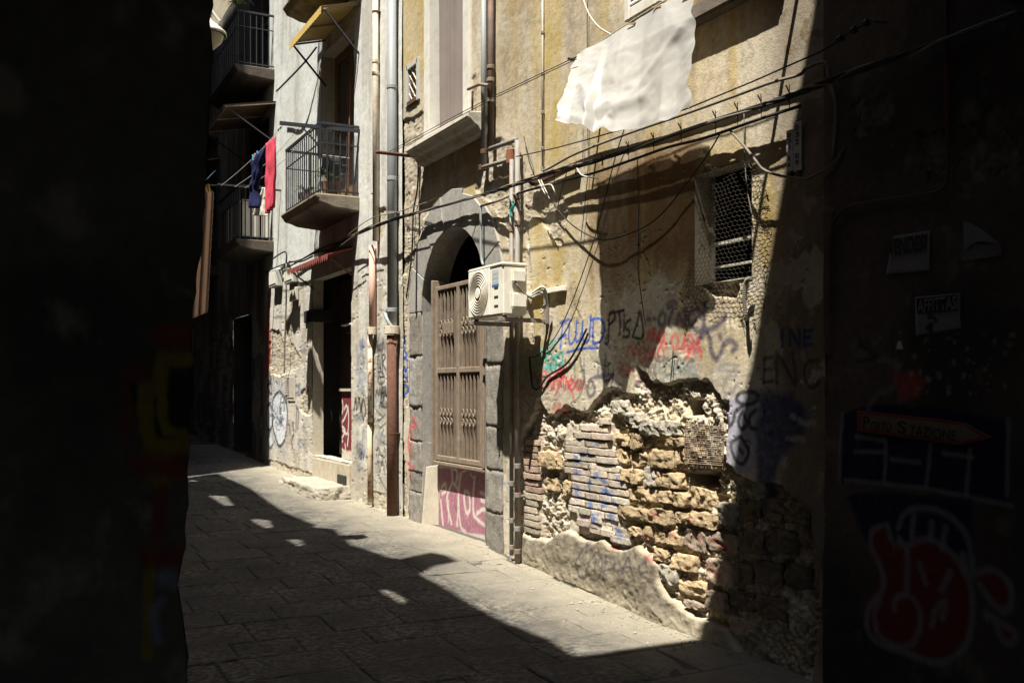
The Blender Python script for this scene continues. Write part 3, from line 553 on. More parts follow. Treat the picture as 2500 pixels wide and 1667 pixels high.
# bricks of the patched panel and of the column beside the pipes
BR = [(288, 495, 545, 1), (322, 380, 537, 1), (365, 355, 556, 2), (405, 305, 536, 2), (447, 310, 582, 2), (488, 306, 590, 3), (530, 298, 610, 2), (568, 300, 612, 4), (612, 340, 640, 3), (655, 340, 652, 3), (700, 345, 652, 4), (742, 325, 592, 3), (785, 320, 602, 4), (826, 372, 600, 3), (862, 376, 640, 4), (900, 440, 650, 3), (935, 560, 660, 1)]
def brick_row(y, x0, x1, n, hgt=.057, tone=(.52, .455, .37), proud=0.0):
    sa, za = SZ(*cG(x0, y)); sb, zb = SZ(*cG(x1, y + (x1 - x0) * .02)); z = (za + zb) / 2; tot = sa - sb
    cuts = [0] + sorted(random.uniform(k / n - .12 / n, k / n + .12 / n) for k in range(1, n)) + [1]
    for a, bb in zip(cuts[:-1], cuts[1:]):
        L = (bb - a) * tot - .005; cs = sa - (a + bb) / 2 * tot; t = random.uniform(.8, 1.15)
        me = rough_block((L, .12, hgt + random.uniform(-.004, .003)), random.random() * 90, 6, amp=.0035, rnd=.05)
        colr = np.array(tone) * t * np.array((1 + random.uniform(-.03, .06), 1, 1 + random.uniform(-.05, .05)))
        place_block('brick', me, (cs, -WP - .085 + proud + random.uniform(-.008, .008), z + random.uniform(-.002, .002)), PB, M_STONE, colr, PT_B)
for y, x0, x1, n in BR: brick_row(y, x0, x1, n, proud=.02)
for k, y in enumerate(np.arange(402, 905, 37)):
    brick_row(y, 82 + random.uniform(-3, 3), random.uniform(150, 172) if k > 0 else 160, 1, tone=(.42, .31, .24) if k < 8 else (.46, .40, .32), proud=.02)
# tuff stones of the wound
TUFF = [(575, 350, 650, 430), (655, 352, 728, 440), (785, 440, 908, 556), (860, 372, 965, 432), (608, 540, 722, 635), (648, 635, 812, 740), (740, 535, 815, 652), (812, 560, 945, 662), (822, 662, 975, 756), (980, 645, 1122, 782), (600, 742, 775, 842), (768, 758, 892, 862), (915, 775, 985, 858), (980, 768, 1168, 890), (785, 862, 938, 978), (720, 850, 782, 942),
        (938, 865, 1068, 1012), (1062, 878, 1255, 1032), (888, 1002, 1015, 1125), (1068, 1025, 1218, 1200), (918, 1135, 1062, 1262), (790, 972, 872, 1070), (170, 448, 268, 552), (262, 500, 302, 560), (198, 592, 258, 672), (298, 612, 342, 692), (830, 1062, 922, 1190), (1165, 730, 1245, 865), (655, 855, 715, 915),
        (545, 170, 650, 255), (640, 240, 722, 330), (720, 280, 830, 372), (830, 285, 925, 365), (910, 430, 968, 530), (580, 435, 640, 520), (650, 455, 765, 545), (1080, 1205, 1200, 1345), (955, 1262, 1060, 1330), (1215, 1050, 1330, 1190), (1260, 880, 1400, 1030), (1240, 700, 1370, 860), (1205, 1200, 1330, 1340), (1340, 1040, 1480, 1200),
        (1380, 700, 1500, 850), (1410, 870, 1560, 1020), (1340, 1220, 1500, 1400), (1200, 1350, 1330, 1480), (1500, 1050, 1640, 1220), (1520, 720, 1640, 860)]
for k, (x0, y0, x1, y1) in enumerate(TUFF):
    sa, za = SZ(*cG(x0, y0)); sb, zb = SZ(*cG(x1, y1)); dim = (abs(sa - sb) * .99, .24, abs(za - zb) * .97)
    grey = k in (6, 26, 27) or y0 < 300; pink = x0 > 930 and y0 > 850
    colr = (.44, .40, .33) if grey else ((.40, .32, .24) if pink else (.46, .35, .215))
    colr = np.array(colr) * random.uniform(.85, 1.12) * (.5 if x0 > 1200 else 1)  # stones past the sun edge darkened in colour to deepen the shade
    me = rough_block(dim, k * 3.7, 14, amp=.014, rnd=.24)
    place_block('tuff_stone', me, ((sa + sb) / 2, -WP - .118 + random.uniform(-.02, .025), (za + zb) / 2), PB, M_STONE, colr, PT_B)
# windows of this house
niche('window_reveal', PB, *WIN, .13, M_WHITEPAINT)
fr = MB().wbox(9.80, 9.968, -.02, .03, 4.6, 6.8); fr.wbox(10.932, 11.10, -.02, .03, 4.6, 6.8); wf = fr.build('window_surround', M_WHITEPAINT, PB, bevel=.004)
P = [[Vector((s, -WP - .12 + .03 * math.sin(s * 38) + .012 * math.sin(s * 91 + z) + .008 * z * math.sin(s * 20), z)) for s in np.linspace(9.98, 10.92, 70)] for z in np.linspace(4.66, 6.8, 8)]
MB().grid(P).build('curtain', M_CURTAIN, PB, smooth=True)
sill = [Vector((11.17, o - WP, z)) for o, z in [(-.05, 4.60), (.23, 4.58), (.24, 4.52), (.2, 4.50), (.16, 4.46), (.12, 4.44), (.08, 4.38), (0, 4.36), (-.05, 4.36)]]
MB().prism(sill, (-1.78, 0, 0)).build('window_sill', M_MARBLE, PB, bevel=.008)
niche('lattice_reveal', PB, *LAT, .16)
b = MB(); s0, s1, z0, z1 = LAT
for q in ((s0 - .05, s0 + .03, z0 - .04, z1 + .05), (s1 - .03, s1 + .05, z0 - .04, z1 + .05), (s0, s1, z1 - .01, z1 + .05)): b.wbox(q[0], q[1], -.03, .022, q[2], q[3])
lf = b.build('lattice_window', M_GREYBOX, PB, bevel=.004)
MB().wbox(s0 + .03, s1 - .03, -.03, .03, z0 - .04, z0 + .01).build('sill_bar', M_RUST, lf)
for k in range(-3, 4):
    for sg in (-1, 1):
        a = Vector(((s0 + s1) / 2 + k * .12 - sg * .3, 0, (z0 + z1) / 2 - .3)); d = Vector((sg * .6, 0, .6)); ts = [t for t in np.linspace(0, 1, 61) if s0 + .02 < (a + d * t).x < s1 - .02 and z0 < (a + d * t).z < z1]
        if len(ts) > 8: p, q = a + d * ts[0], a + d * ts[-1]; p.y = q.y = -WP - .012 + .006 * sg; MB().tube([p, q], .009, 5).build('lattice_bar', M_RUSTCREAM, lf)
s0, s1, z0, z1 = CHK
niche('window_reveal', PB, s0, s1, z0, z1, .17)
b = MB(); y0 = -.165
for q in ((s0 + .0, s0 + .03, z0, z1), (s1 - .04, s1, z0, z1), (s0, s1, z0, z0 + .03), (s0 + .03, s1 - .04, z0 + .30, z0 + .322), (s0 + .03, s1 - .04, z0 + .13, z0 + .145)): b.wbox(q[0], q[1], y0, y0 + .03, q[2], q[3])
b.build('window_frame', M_MARBLE, PB)
# shutter window and ledge over the plastic sheet
b = MB(); sw = b.wbox(6.24, 6.30, 0, .06, 4.66, 5.6).wbox(6.66, 6.73, 0, .06, 4.66, 5.6).wbox(6.30, 6.66, 0, .06, 4.66, 4.75).build('shutter', M_WHITEPAINT, PB, bevel=.006)
for k in range(9):
    z = 4.77 + k * .07; MB().prism([Vector((6.30, o - WP, zz)) for o, zz in [(.008, z + .05), (.018, z + .055), (.052, z + .008), (.042, z)]], (.36, 0, 0)).build('louvre', M_WHITEPAINT, sw)
MB().wbox(4.9, 6.24, -.02, .10, 4.34, 4.47).build('ledge', mat('sooty_ledge_stone', (.16, .135, .11), var=.4, scale=7, bump=.6, bscale=30, rough=.95), PB, bevel=.02, segs=2)

# ---- iron gate in the arch (part of the house) with its bars, and the painted panel below
gate = MB(); gs0, gs1, gz0, gzm, gz1 = 9.66, 10.96, .80, 1.87, 2.88
for q in ((gs0, gs0 + .06, gz0, gz1), (gs1 - .06, gs1, gz0, gz1), (10.27, 10.34, gz0, gz1), (gs0 + .06, 10.27, gz0, gz0 + .06), (10.34, gs1 - .06, gz0, gz0 + .06), (gs0 + .06, 10.27, gzm - .03, gzm + .03), (10.34, gs1 - .06, gzm - .03, gzm + .03), (gs0 + .06, 10.27, gz1 - .05, gz1), (10.34, gs1 - .06, gz1 - .05, gz1)):
    gate.wbox(q[0], q[1], -.12, -.06, q[2], q[3])
gate.wbox(gs1, gs1 + .035, -.20, -.02, gz0 - .05, gz1 + .08); gate.wbox(gs0 - .11, gs0 - .05, -.22, -.03, gz0, gz1 - .1); gate.wbox(gs0 - .1, gs1 + .03, -.2, -.04, gz0 - .05, gz0 - .01)
GO = gate.build('iron_gate', M_RUSTPAINT, PB, bevel=.006)
GO['label'] = 'rusty brown barred gate with ring ornaments'
ring = []
def torus(b, c, r, t, n=14):
    b.tube([c + Vector((r * math.cos(a), 0, r * 1.25 * math.sin(a))) for a in np.linspace(0, 2 * math.pi, n + 1)], t, 5, False)
for half, (h0, h1) in enumerate(((gs0 + .06, 10.27), (10.34, gs1 - .06))):
    for tier, (a0, a1, zr) in enumerate(((gz0 + .06, gzm - .03, 1.33), (gzm + .03, gz1 - .05, 2.37))):
        for k in range(5):
            s = h0 + (k + .75) * (h1 - h0) / 5.5
            MB().wbox(s - .009, s + .009, -.10, -.075, a0, a1).build('gate_bar', M_RUSTPAINT, GO)
            if k < 4:
                b = MB(); c = Vector((s + .05, -WP - .055, zr)); torus(b, c + Vector((0, 0, .055)), .03, .007); torus(b, c - Vector((0, 0, .055)), .03, .007); b.build('ring_ornament', M_RUSTPAINT, GO, smooth=True)
b = MB(); zs = np.arange(gz0 + .05, gz1 - .3, .011); P = []
for i, z in enumerate(zs): P.append([Vector((s, -WP - .135 - .006 * (i % 2), z)) for s in (gs0 + .03, gs1 - .03)])
b.grid(P); b.build('ribbed_sheet', mat('dark_ribbed_metal', (.13, .10, .075), rough=.7, var=.25), GO)
MB().wbox(10.42, 10.72, -.07, -.05, 2.30, 2.44).build('lock_plate', M_RUSTPAINT, GO, bevel=.005)
# painted panel: its own little wall, lettering in magenta
pw = Wall(np.arange(9.50, 11.12, .011), np.arange(-.25, .74, .011)); pw.C[:] = (.52, .47, .40)
pw.h += (fbm(pw.X * 5, pw.Z * 5, 4, 3) - .5) * .012
pp_ = Paint(); O = .16
def pz(pts): return [SZ(*cD(x, y), -O) for x, y in pts]
pp_.patch(pz([(290, 1182), (420, 1188), (552, 1215), (558, 1490), (430, 1475), (292, 1440)]), (.30, .11, .17), .8, .012, .01)
def ps(lines, wd, col=(.55, .50, .45), a=.85):
    for l in lines: p = [(q.x, q.z) for q in smooth_path([(x, 0, z) for x, z in pz(l)], 4)]; pp_.stroke(p, wd, col, a, .4)
ps([[(300, 1190), (318, 1290), (302, 1430)], [(330, 1270), (345, 1255), (348, 1285), (330, 1300)], [(372, 1190), (376, 1250), (352, 1320), (372, 1435)], [(325, 1330), (335, 1440)], [(378, 1188), (398, 1200), (392, 1255), (376, 1250)], [(392, 1265), (405, 1300), (398, 1440)], [(415, 1215), (405, 1300), (412, 1440), (435, 1470)], [(432, 1290), (450, 1300), (455, 1370), (440, 1385), (430, 1330), (432, 1290)],
    [(478, 1225), (470, 1330), (478, 1400), (520, 1440)], [(505, 1295), (525, 1305), (528, 1335), (508, 1330)], [(488, 1390), (520, 1370), (545, 1395)], [(298, 1320), (306, 1330), (298, 1345), (310, 1360), (298, 1385), (310, 1400)], [(535, 1440), (548, 1470)]], .034)
ps([[(360, 1330), (358, 1430)], [(405, 1240), (410, 1210), (440, 1195)], [(460, 1210), (470, 1230)]], .015)
pp_.apply(pw.X, pw.Z, pw.C)
pw.build('door_panel', M_WALL, PB, o=-O)
MB().prism([Vector((11.12, -WP - .155, -.1)), Vector((11.12, -WP - .155, .72)), Vector((11.19, -WP - .04, .70)), Vector((11.19, -WP + .03, -.1))], (-.05, 0, 0)).build('panel_edge', M_REVEAL, PB)
MB().wbox(9.42, 9.50, -.18, -.02, .0, 2.6).build('gate_post', M_GREYIRON, PB, bevel=.005)

# ---- the pale rendered house with balconies
AB = thing('apartment_house', (16, -WP, 0), 'pale grey rendered house with iron balconies, tall dark doorway and scribbled ground floor', 'building')
DR = (13.92, 15.95, .56, 3.45); FD = (13.80, 15.45, 4.45, 7.0); D2 = (18.9, 20.6, 4.5, 6.9); D3 = (18.9, 20.6, 7.75, 10); D4 = (13.8, 15.4, 7.62, 10); D5 = (20.4, 22.2, .3, 3.2); D6 = (24.2, 25.8, 4.6, 6.9); D7 = (24.2, 25.8, 7.9, 10)
w = Wall(np.concatenate([pxS(560, 988, 2.0), np.linspace(22.2, 46, 90), [11.86, *DR[:2], *FD[:2], *D2[:2], *D4[:2], *D5[:2], *D6[:2]]]), np.concatenate([np.arange(-.1, 3.6, .012), np.arange(3.6, 10.3, .022), DR[2:], FD[2:], D2[2:], D3[2:3], D4[2:3], D5[2:], D6[2:], D7[2:3]]))
w.S = w.S[w.S > 11.855]; w = Wall(w.S, w.Zs); X, Z = w.X, w.Z
big = fbm(X * .8, Z * .6, 5, 61); med = fbm(X * 3, Z * 3, 5, 62, .6); fine = fbm(X * 18, Z * 18, 4, 64, .6)
w.C[:] = (.54, .56, .54); w.mix((.42, .42, .385), np.clip((big - .48) * 2, 0, .6)); low = 1 - sst(2.6, 3.9, Z + (big - .5) * 1.5); w.mix((.50, .46, .39), low * .9)
w.mix((.40, .36, .29), low * np.clip((med - .5) * 3, 0, .7))
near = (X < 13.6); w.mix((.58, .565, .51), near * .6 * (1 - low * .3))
far_shade = sst(18.9, 19.5, X); w.mix((.095, .08, .066), far_shade * .93)  # shade of the far front put into its colour
flk = sst(.545, .552, fbm(X * 2.2, Z * 2.2, 6, 199, .62)) * low; w.h -= flk * .006; w.mix((.36, .32, .25), flk * .7); stn = fbm(X * 5, Z * .6, 5, 210); w.mix((.33, .31, .27), np.clip((stn - .52) * 4, 0, .55))
pit = sst(.72, .9, fbm(X * 16, Z * 16, 3, 66)) * low; w.h += (big - .5) * .03 + (med - .5) * .014 + (fine - .5) * .004 - pit * .02
def lostA(c, pts, depth, amp, c1, c2, freq=14, rough=.05, seed=0):
    d = w.zone(wz(c, pts), rough); w.rubble(d, depth, amp, c1, c2, freq, seed=seed)
TAN2, PAL2 = (.34, .29, .21), (.52, .48, .39)
lostA(cB, [(548, 640), (590, 640), (615, 700), (640, 570), (655, 620), (650, 700), (700, 780), (690, 830), (640, 850), (600, 870), (545, 860), (540, 740)], .02, .018, TAN2, PAL2, 15, .05, 1)
lostA(cB, [(700, 960), (740, 920), (790, 960), (795, 1050), (730, 1080), (700, 1040)], .02, .018, TAN2, PAL2, 15, .05, 2)
lostA(cB, [(515, 1290), (640, 1330), (770, 1370), (770, 1400), (640, 1380), (515, 1340)], .015, .015, TAN2, PAL2, 15, .05, 3)
lostA(cB, [(1010, 1480), (1090, 1460), (1150, 1480), (1150, 1560), (1010, 1540)], .015, .015, TAN2, PAL2, 15, .05, 4)
lostA(cK, [(930, 1100), (985, 1090), (985, 1500), (925, 1500)], .012, .012, TAN2, PAL2, 15, .03, 5)
lostA(cB, [(1090, 20), (1140, 20), (1130, 130), (1110, 200), (1090, 140)], .015, .015, TAN2, PAL2, 15, .05, 6)
pt = Paint()
pt.patch(wz(cB, [(535, 440), (548, 430), (545, 800), (530, 1000), (517, 1010), (520, 700)]), (.36, .07, .05), .8, .02, .03)
pt.patch(wz(cK, [(70, 440), (240, 440), (260, 760), (240, 1020), (90, 1020), (66, 760)]), (.40, .41, .42), .6, .08, .1)
ov = [(188, 540), (140, 600), (128, 720), (140, 880), (185, 1005), (235, 950), (255, 780), (245, 620), (188, 540)]
pt.patch(wz(cK, ov), (.56, .58, .61), .95, .02, .01)
pt.patch(wz(cK, [(95, 655), (75, 760), (90, 860), (122, 830), (120, 700)]), (.56, .58, .61), .9, .03, .01); pt.patch(wz(cK, [(110, 880), (95, 950), (110, 1020), (130, 980)]), (.56, .58, .61), .9, .03, .01)
pt.strokes(cK, [ov], .05, BLK, .9, .5)
pt.strokes(cK, [[(110, 640), (80, 680), (75, 800), (95, 870), (125, 830), (122, 690), (110, 640)], [(110, 880), (92, 950), (108, 1025), (130, 990)], [(105, 390), (120, 470), (85, 480), (100, 540), (125, 560), (110, 460)], [(200, 620), (195, 700), (205, 780), (215, 770)], [(225, 615), (230, 700)], [(190, 795), (210, 805)]], .045, BLK, .85, .6)
pt.strokes(cK, [[(330, 660), (350, 720), (345, 860)], [(335, 690), (330, 880)], [(300, 820), (310, 900), (290, 960), (300, 1010)], [(265, 800), (275, 900)]], .05, (.06, .06, .09), .75, .7)
pt.strokes(cK, [[(280, 950), (300, 1050), (320, 1120)], [(250, 850), (260, 950)]], .04, (.35, .20, .24), .5, .8)
scribble(cK, 340, 130, 430, 220, 4, .025, (.35, .35, .36), .6, 31); scribble(cK, 330, 280, 460, 360, 4, .02, (.35, .36, .38), .5, 32)
pt.strokes(cK, [[(850, 170), (870, 250), (900, 160), (905, 80)], [(870, 250), (860, 340), (850, 360)], [(905, 180), (910, 340)], [(845, 380), (900, 390), (925, 430), (880, 450), (860, 520), (910, 530)], [(870, 390), (890, 480), (915, 560)]], .05, (.22, .27, .33), .6, .8)
pt.strokes(cK, [[(825, 700), (840, 595), (848, 700), (868, 600), (880, 715), (892, 610)], [(905, 600), (890, 700), (905, 785), (922, 700), (905, 600)]], .035, BLK, .85, .5)
pt.strokes(cK, [[(1030, 80), (1025, 180), (1060, 190), (1062, 100)], [(1075, 110), (1085, 200), (1100, 120)]], .06, (.12, .12, .14), .6, .8)
pt.strokes(cK, [[(1022, 380), (1030, 230), (1048, 370), (1056, 230)], [(1065, 365), (1068, 235), (1090, 250), (1070, 300), (1095, 365)]], .028, BLK, .85, .5)
pt.strokes(cK, [[(1030, 380), (1025, 460), (1060, 480), (1085, 430), (1060, 380), (1035, 390), (1060, 500), (1090, 500)], [(1040, 420), (1080, 420)], [(1065, 380), (1060, 470)]], .02, BLK, .8)
scribble(cK, 1005, 500, 1105, 600, 4, .025, BLK, .75, 34, .3); scribble(cK, 1040, 600, 1105, 700, 3, .025, BLK, .75, 35, .3)
pt.strokes(cK, [[(1015, 700), (1060, 760), (1020, 790)], [(1030, 800), (1080, 740)], [(1040, 860), (1085, 810)], [(1075, 860), (1050, 960), (1110, 1000)], [(1035, 940), (1015, 1100)], [(1050, 930), (1025, 1140)], [(1070, 960), (1085, 1080), (1060, 1100), (1030, 1020)], [(1030, 1130), (1040, 1230), (1060, 1130), (1080, 1240)], [(1085, 1120), (1100, 1200)], [(1020, 1230), (1060, 1320), (1110, 1400)]], .02, (.08, .08, .09), .8)
pt.strokes(cK, [[(1010, 600), (1015, 660)], [(1025, 610), (1032, 655)]], .02, (.10, .28, .5), .6)
scribble(cK, 880, 820, 925, 960, 2, .03, GRY, .6, 36); scribble(cK, 860, 1020, 920, 1100, 2, .03, GRY, .6, 37); scribble(cK, 845, 1150, 890, 1230, 2, .03, GRY, .6, 38)
pt.strokes(cK, [[(790, 1370), (805, 1330), (800, 1280)], [(890, 1330), (895, 1260)]], .02, (.2, .18, .15), .8)
r9 = random.Random(77)
for k in range(34):
    bx, by = r9.choice([(840, 920, 60, 1300), (1005, 1105, 60, 1300), (260, 440, 300, 1050), (90, 260, 380, 1080)]), None
    x0 = r9.uniform(bx[0], bx[1] - 40); y0 = r9.uniform(bx[2], bx[3]); c_ = r9.choice([BLK, BLK, GRY, (.10, .13, .22), (.3, .3, .32)])
    scribble(cK, x0, y0, min(x0 + r9.uniform(40, 80), bx[1]), y0 + r9.uniform(40, 110), r9.randint(2, 4), r9.uniform(.014, .03), c_, r9.uniform(.35, .75), 300 + k, r9.uniform(.2, .7))
pt.apply(X, Z, w.C)
for D in (DR, FD, D2, D3, D4, D5, D6, D7): w.hole(*D)
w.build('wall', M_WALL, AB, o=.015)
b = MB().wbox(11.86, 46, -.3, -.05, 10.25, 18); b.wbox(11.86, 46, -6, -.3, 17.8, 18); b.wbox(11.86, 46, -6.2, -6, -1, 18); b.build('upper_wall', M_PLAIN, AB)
for D, dep in ((DR, .18), (FD, .28), (D2, .28), (D3, .28), (D4, .28), (D5, .4), (D6, .3), (D7, .3)): niche('opening_reveal', AB, *D, dep, M_DARKWALL if D[0] > 18 else None, off=.01)  # openings in the shaded far end get reveals darkened for shade
def french_door(D, dep, n=2):
    s0, s1, z0, z1 = D; b = MB(); o0 = -dep - .0; m = 2
    for k in range(n):
        a = s0 + (s1 - s0) * k / n; c = s0 + (s1 - s0) * (k + 1) / n
        for q in ((a, a + .1, z0, z1), (c - .1, c, z0, z1), (a + .1, c - .1, z0, z0 + .55), (a + .1, c - .1, z1 - .12, z1), (a + .1, c - .1, z0 + 1.3, z0 + 1.38)): b.wbox(q[0], q[1], o0, o0 + .06, q[2], q[3])
    f = b.build('french_door', M_WOOD, AB, bevel=.006)
    for k in range(n):
        a = s0 + (s1 - s0) * k / n; c = s0 + (s1 - s0) * (k + 1) / n
        MB().wbox(a + .1, c - .1, o0 + .02, o0 + .03, z0 + .55, z1 - .12).build('pane', mat('dusty_glass', (.06, .06, .06), rough=.15, spec=.5, bump=0), f)
    return f
for D in (FD, D2, D3, D4, D6, D7): french_door(D, .27)
b = MB().wbox(DR[0] + 1.25, DR[1], -.50, -.44, DR[2], DR[3]); b.build('door_leaf', mat('dark_red_brown_door', (.045, .022, .018), rough=.6, var=.3, bump=.2), AB, bevel=.01)
# half door panel with scrawl in the doorway
dp = Wall(np.arange(13.95, 14.86, .014), np.arange(.57, 1.62, .014)); dp.C[:] = (.16, .035, .035); pt2 = Paint()
def dz(pts): return [SZ(*cK(x, y), -.14) for x, y in pts]
for l in [[(690, 760), (700, 680), (715, 620), (722, 700), (690, 770)], [(735, 690), (750, 660), (760, 700), (740, 760), (725, 790)], [(720, 790), (690, 870), (670, 920), (665, 970), (710, 940), (740, 870), (700, 830), (680, 850)], [(765, 670), (770, 780), (760, 900), (720, 870)], [(720, 960), (690, 1000), (740, 1050), (740, 990)], [(665, 700), (690, 740)], [(770, 900), (760, 1000)]]:
    pt2.stroke([(q.x, q.z) for q in smooth_path([(x, 0, z) for x, z in dz(l)], 4)], .03, (.60, .55, .52), .85, .4)
pt2.patch([(13.9, .5), (14.95, .5), (14.9, .66), (14.4, .72), (13.9, .68)], (.48, .44, .36), .9, .02, .03); pt2.apply(dp.X, dp.Z, dp.C); dp.build('half_door', M_WALL, AB, o=-.14)
MB().wbox(13.95, 14.9, -.17, -.10, 1.62, 1.66).build('half_door_rail', M_MARBLE, AB)
b = MB().wbox(13.93, 15.94, -.3, .03, -.02, .55); st = b.build('threshold', mat('worn_step_cement', (.42, .37, .28), var=.25, scale=7, bump=.5, bscale=40, rough=.95, dirt=(.25, .2, .13), dirt_amt=.5), AB, bevel=.03, segs=2)
MB().wbox(14.1, 14.5, .03, .05, .12, .36).build('vent_hole', M_DARK, st)
place_block('doorstep', rough_block((2.0, .55, .40), 3.3, 20, amp=.016, rnd=.10), (14.95, -WP + .27, .02), AB, M_STONE, (.43, .39, .32))
place_block('doorstep', rough_block((.8, .42, .24), 8.3, 14, amp=.02, rnd=.2), (15.9, -WP + .32, .02), AB, M_STONE, (.40, .36, .29))
# balconies
M_SHADESLAB = mat('shaded_balcony_slab', (.075, .06, .048), var=.4, scale=9, bump=.7, bscale=35, rough=.95)  # darker copy of the balcony stone, for slabs in shade
def balcony(s0, s1, off, z, label, h=1.0, nf=14, ns=5, slab=.13):
    e = bpy.data.objects.new('balcony', None); link(e); e.parent = AB; e.location = Vector(((s0 + s1) / 2, -WP, z)) - world_loc(AB)
    if label: e['label'] = label
    prof = [Vector((s0, o - WP, zz)) for o, zz in [(-.1, z), (off + .06, z), (off + .06, z - .06), (off + .02, z - .08), (off + .01, z - .13), (off - .09, z - slab - .02), (off - .2, z - slab - .06), (-.1, z - slab - .10)]]
    MB().prism(prof, (s1 - s0, 0, 0)).build('slab', M_SHADESLAB if s0 > 18 else mat('sooty_balcony_stone', (.17, .145, .11), var=.35, scale=9, bump=.7, bscale=35, rough=.95, dirt=(.09, .075, .06), dirt_amt=.7, dscale=3), e, bevel=.02)
    y = off - .02; b = MB()
    for zz, t in ((z + h, .035), (z + h * .72, .015), (z + .05, .02)):
        b.wbox(s0 + .04, s1 - .04, y - t / 2, y + t / 2, zz - t / 2, zz + t / 2); b.wbox(s0 + .04 - t / 2, s0 + .04 + t / 2, 0, y - t / 2, zz - t / 2, zz + t / 2); b.wbox(s1 - .04 - t / 2, s1 - .04 + t / 2, 0, y - t / 2, zz - t / 2, zz + t / 2)
    rl = b.build('railing', M_DARKIRON, e)
    for k in range(nf):
        s = s0 + .04 + (s1 - s0 - .08) * k / (nf - 1); MB().wbox(s - .008, s + .008, y - .008, y + .008, z, z + h).build('baluster', M_DARKIRON, e)
    for sx in (s0 + .04, s1 - .04):
        for k in range(1, ns + 1):
            o = y * k / (ns + 1); MB().wbox(sx - .008, sx + .008, o - .008, o + .008, z, z + h).build('baluster', M_DARKIRON, e)
    return e
balcony(13.55, 15.5, .60, 4.42, 'sunlit balcony with black railing above the dark doorway', nf=17)
balcony(13.4, 15.3, .62, 7.62, 'balcony cut by the top edge above the yellow awning')
balcony(18.55, 20.7, .66, 4.45, 'shaded lower balcony screened with pale boards')
balcony(18.5, 21.1, .70, 7.68, 'shaded upper balcony with a plant on its rail')
balcony(23.8, 26.1, .66, 4.55, None); balcony(23.8, 26.1, .66, 7.8, None)
for k in range(3): MB().wbox(18.62, 18.64, .08 + k * .18, .22 + k * .18, 4.5, 5.2).build('privacy_board', M_CLOTHWHITE, AB)
for k in range(4): MB().wbox(18.75 + k * .35, 19.03 + k * .35, .59, .61, 4.5, 5.2).build('privacy_board', M_CLOTHWHITE, AB)
# net on the near side of the sunlit balcony
b = MB()
for k in range(34): b.wbox(13.60, 13.602, .02 + k * .0165, .0225 + k * .0165, 4.45, 5.3)
for k in range(50): b.wbox(13.6025, 13.6045, .02, .57, 4.45 + k * .0172, 4.4525 + k * .0172)
b.build('balcony_net', M_DARKIRON, AB)
b = MB()
for o in (-.02, .02):
    for k in range(13): b.wbox(16.9 + o, 16.9, 0, 0, 0, 0) if False else None
MB().wbox(17.35, 17.6, .016, .04, 2.15 - .62, 2.15 - .30).build('wall_vent', mat('brick_vent', (.28, .17, .11), var=.3), AB)
b = MB()
for k in range(9): b.wbox(17.36, 17.59, .04, .048, 1.55 + k * .032, 1.57 + k * .032)
b.build('vent_slats', M_MARBLE, AB)

# ---- dark house front in the shade on the near right
DH = thing('rendered_house', (3.6, -WP, 0), 'dark shaded house front covered with torn posters and painted graffiti', 'building')
w = Wall(np.concatenate([pxS(2012, 2640, 2.3), [4.57, 2.0, 1, 0, -2, -6]]), np.arange(-.5, 4.6, .011)); X, Z = w.X, w.Z
big = fbm(X * 1.3, Z * 1.3, 5, 81); med = fbm(X * 5, Z * 5, 5, 82, .6); fine = fbm(X * 22, Z * 22, 4, 84, .6)
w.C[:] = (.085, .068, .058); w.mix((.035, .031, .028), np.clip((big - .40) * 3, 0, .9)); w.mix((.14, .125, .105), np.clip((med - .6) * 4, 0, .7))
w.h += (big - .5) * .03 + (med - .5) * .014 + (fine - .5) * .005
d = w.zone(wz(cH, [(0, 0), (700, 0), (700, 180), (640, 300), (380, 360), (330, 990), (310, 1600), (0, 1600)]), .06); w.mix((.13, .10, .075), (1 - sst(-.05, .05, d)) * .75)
d = w.zone(wz(cH, [(310, 1010), (370, 1000), (360, 1100), (350, 1700), (300, 1700), (318, 1200)]), .01); a = 1 - sst(-.01, .01, d); w.h += a * .012
for pts in ([(770, 640), (900, 610), (905, 900), (800, 900)], [(450, 520), (600, 460), (610, 600), (480, 640)], [(960, 650), (1200, 500), (1240, 800), (1000, 920)]):
    d = w.zone(wz(cH, pts), .12); w.rubble(d, .01, .012, (.07, .06, .05), (.15, .13, .105), 16, seed=5)
pt = Paint(); NAV = (.012, .015, .04); RD = (.13, .022, .022); LG = (.19, .19, .205)
pt.patch(wz(cI, [(370, 380), (560, 330), (1110, 400), (1120, 770), (920, 745), (560, 690), (360, 680)]), NAV, .9, .012, .02)
pt.strokes(cI, [[(372, 380), (360, 680)], [(385, 672), (560, 688), (760, 710), (930, 745), (1125, 785)], [(565, 500), (560, 680)], [(765, 520), (748, 700)], [(940, 540), (925, 740)], [(1110, 400), (1105, 740)], [(430, 545), (560, 550)], [(590, 580), (715, 595)], [(825, 555), (950, 570)], [(435, 480), (560, 495)]], .022, LG, .5, .5, False)
pt.strokes(cI, [[(490, 360), (520, 300), (600, 260), (620, 180)], [(560, 140), (620, 160)]], .03, LG, .3, .8)
pt.patch(wz(cI, [(600, 220), (690, 190), (740, 240), (720, 300), (640, 320)]), (.30, .05, .04), .6, .02, .03)
pt.patch(wz(cI, [(390, 740), (560, 720), (940, 760), (960, 1080), (900, 1000), (640, 940), (480, 960)]), NAV, .85, .02, .02)
O1 = [(500, 900), (540, 870), (580, 920), (600, 1000), (640, 960), (740, 930), (830, 970), (900, 1040), (945, 1140), (950, 1260), (930, 1380), (880, 1440), (780, 1450), (660, 1430), (560, 1400), (490, 1330), (485, 1220), (530, 1130), (560, 1080), (510, 1000)]
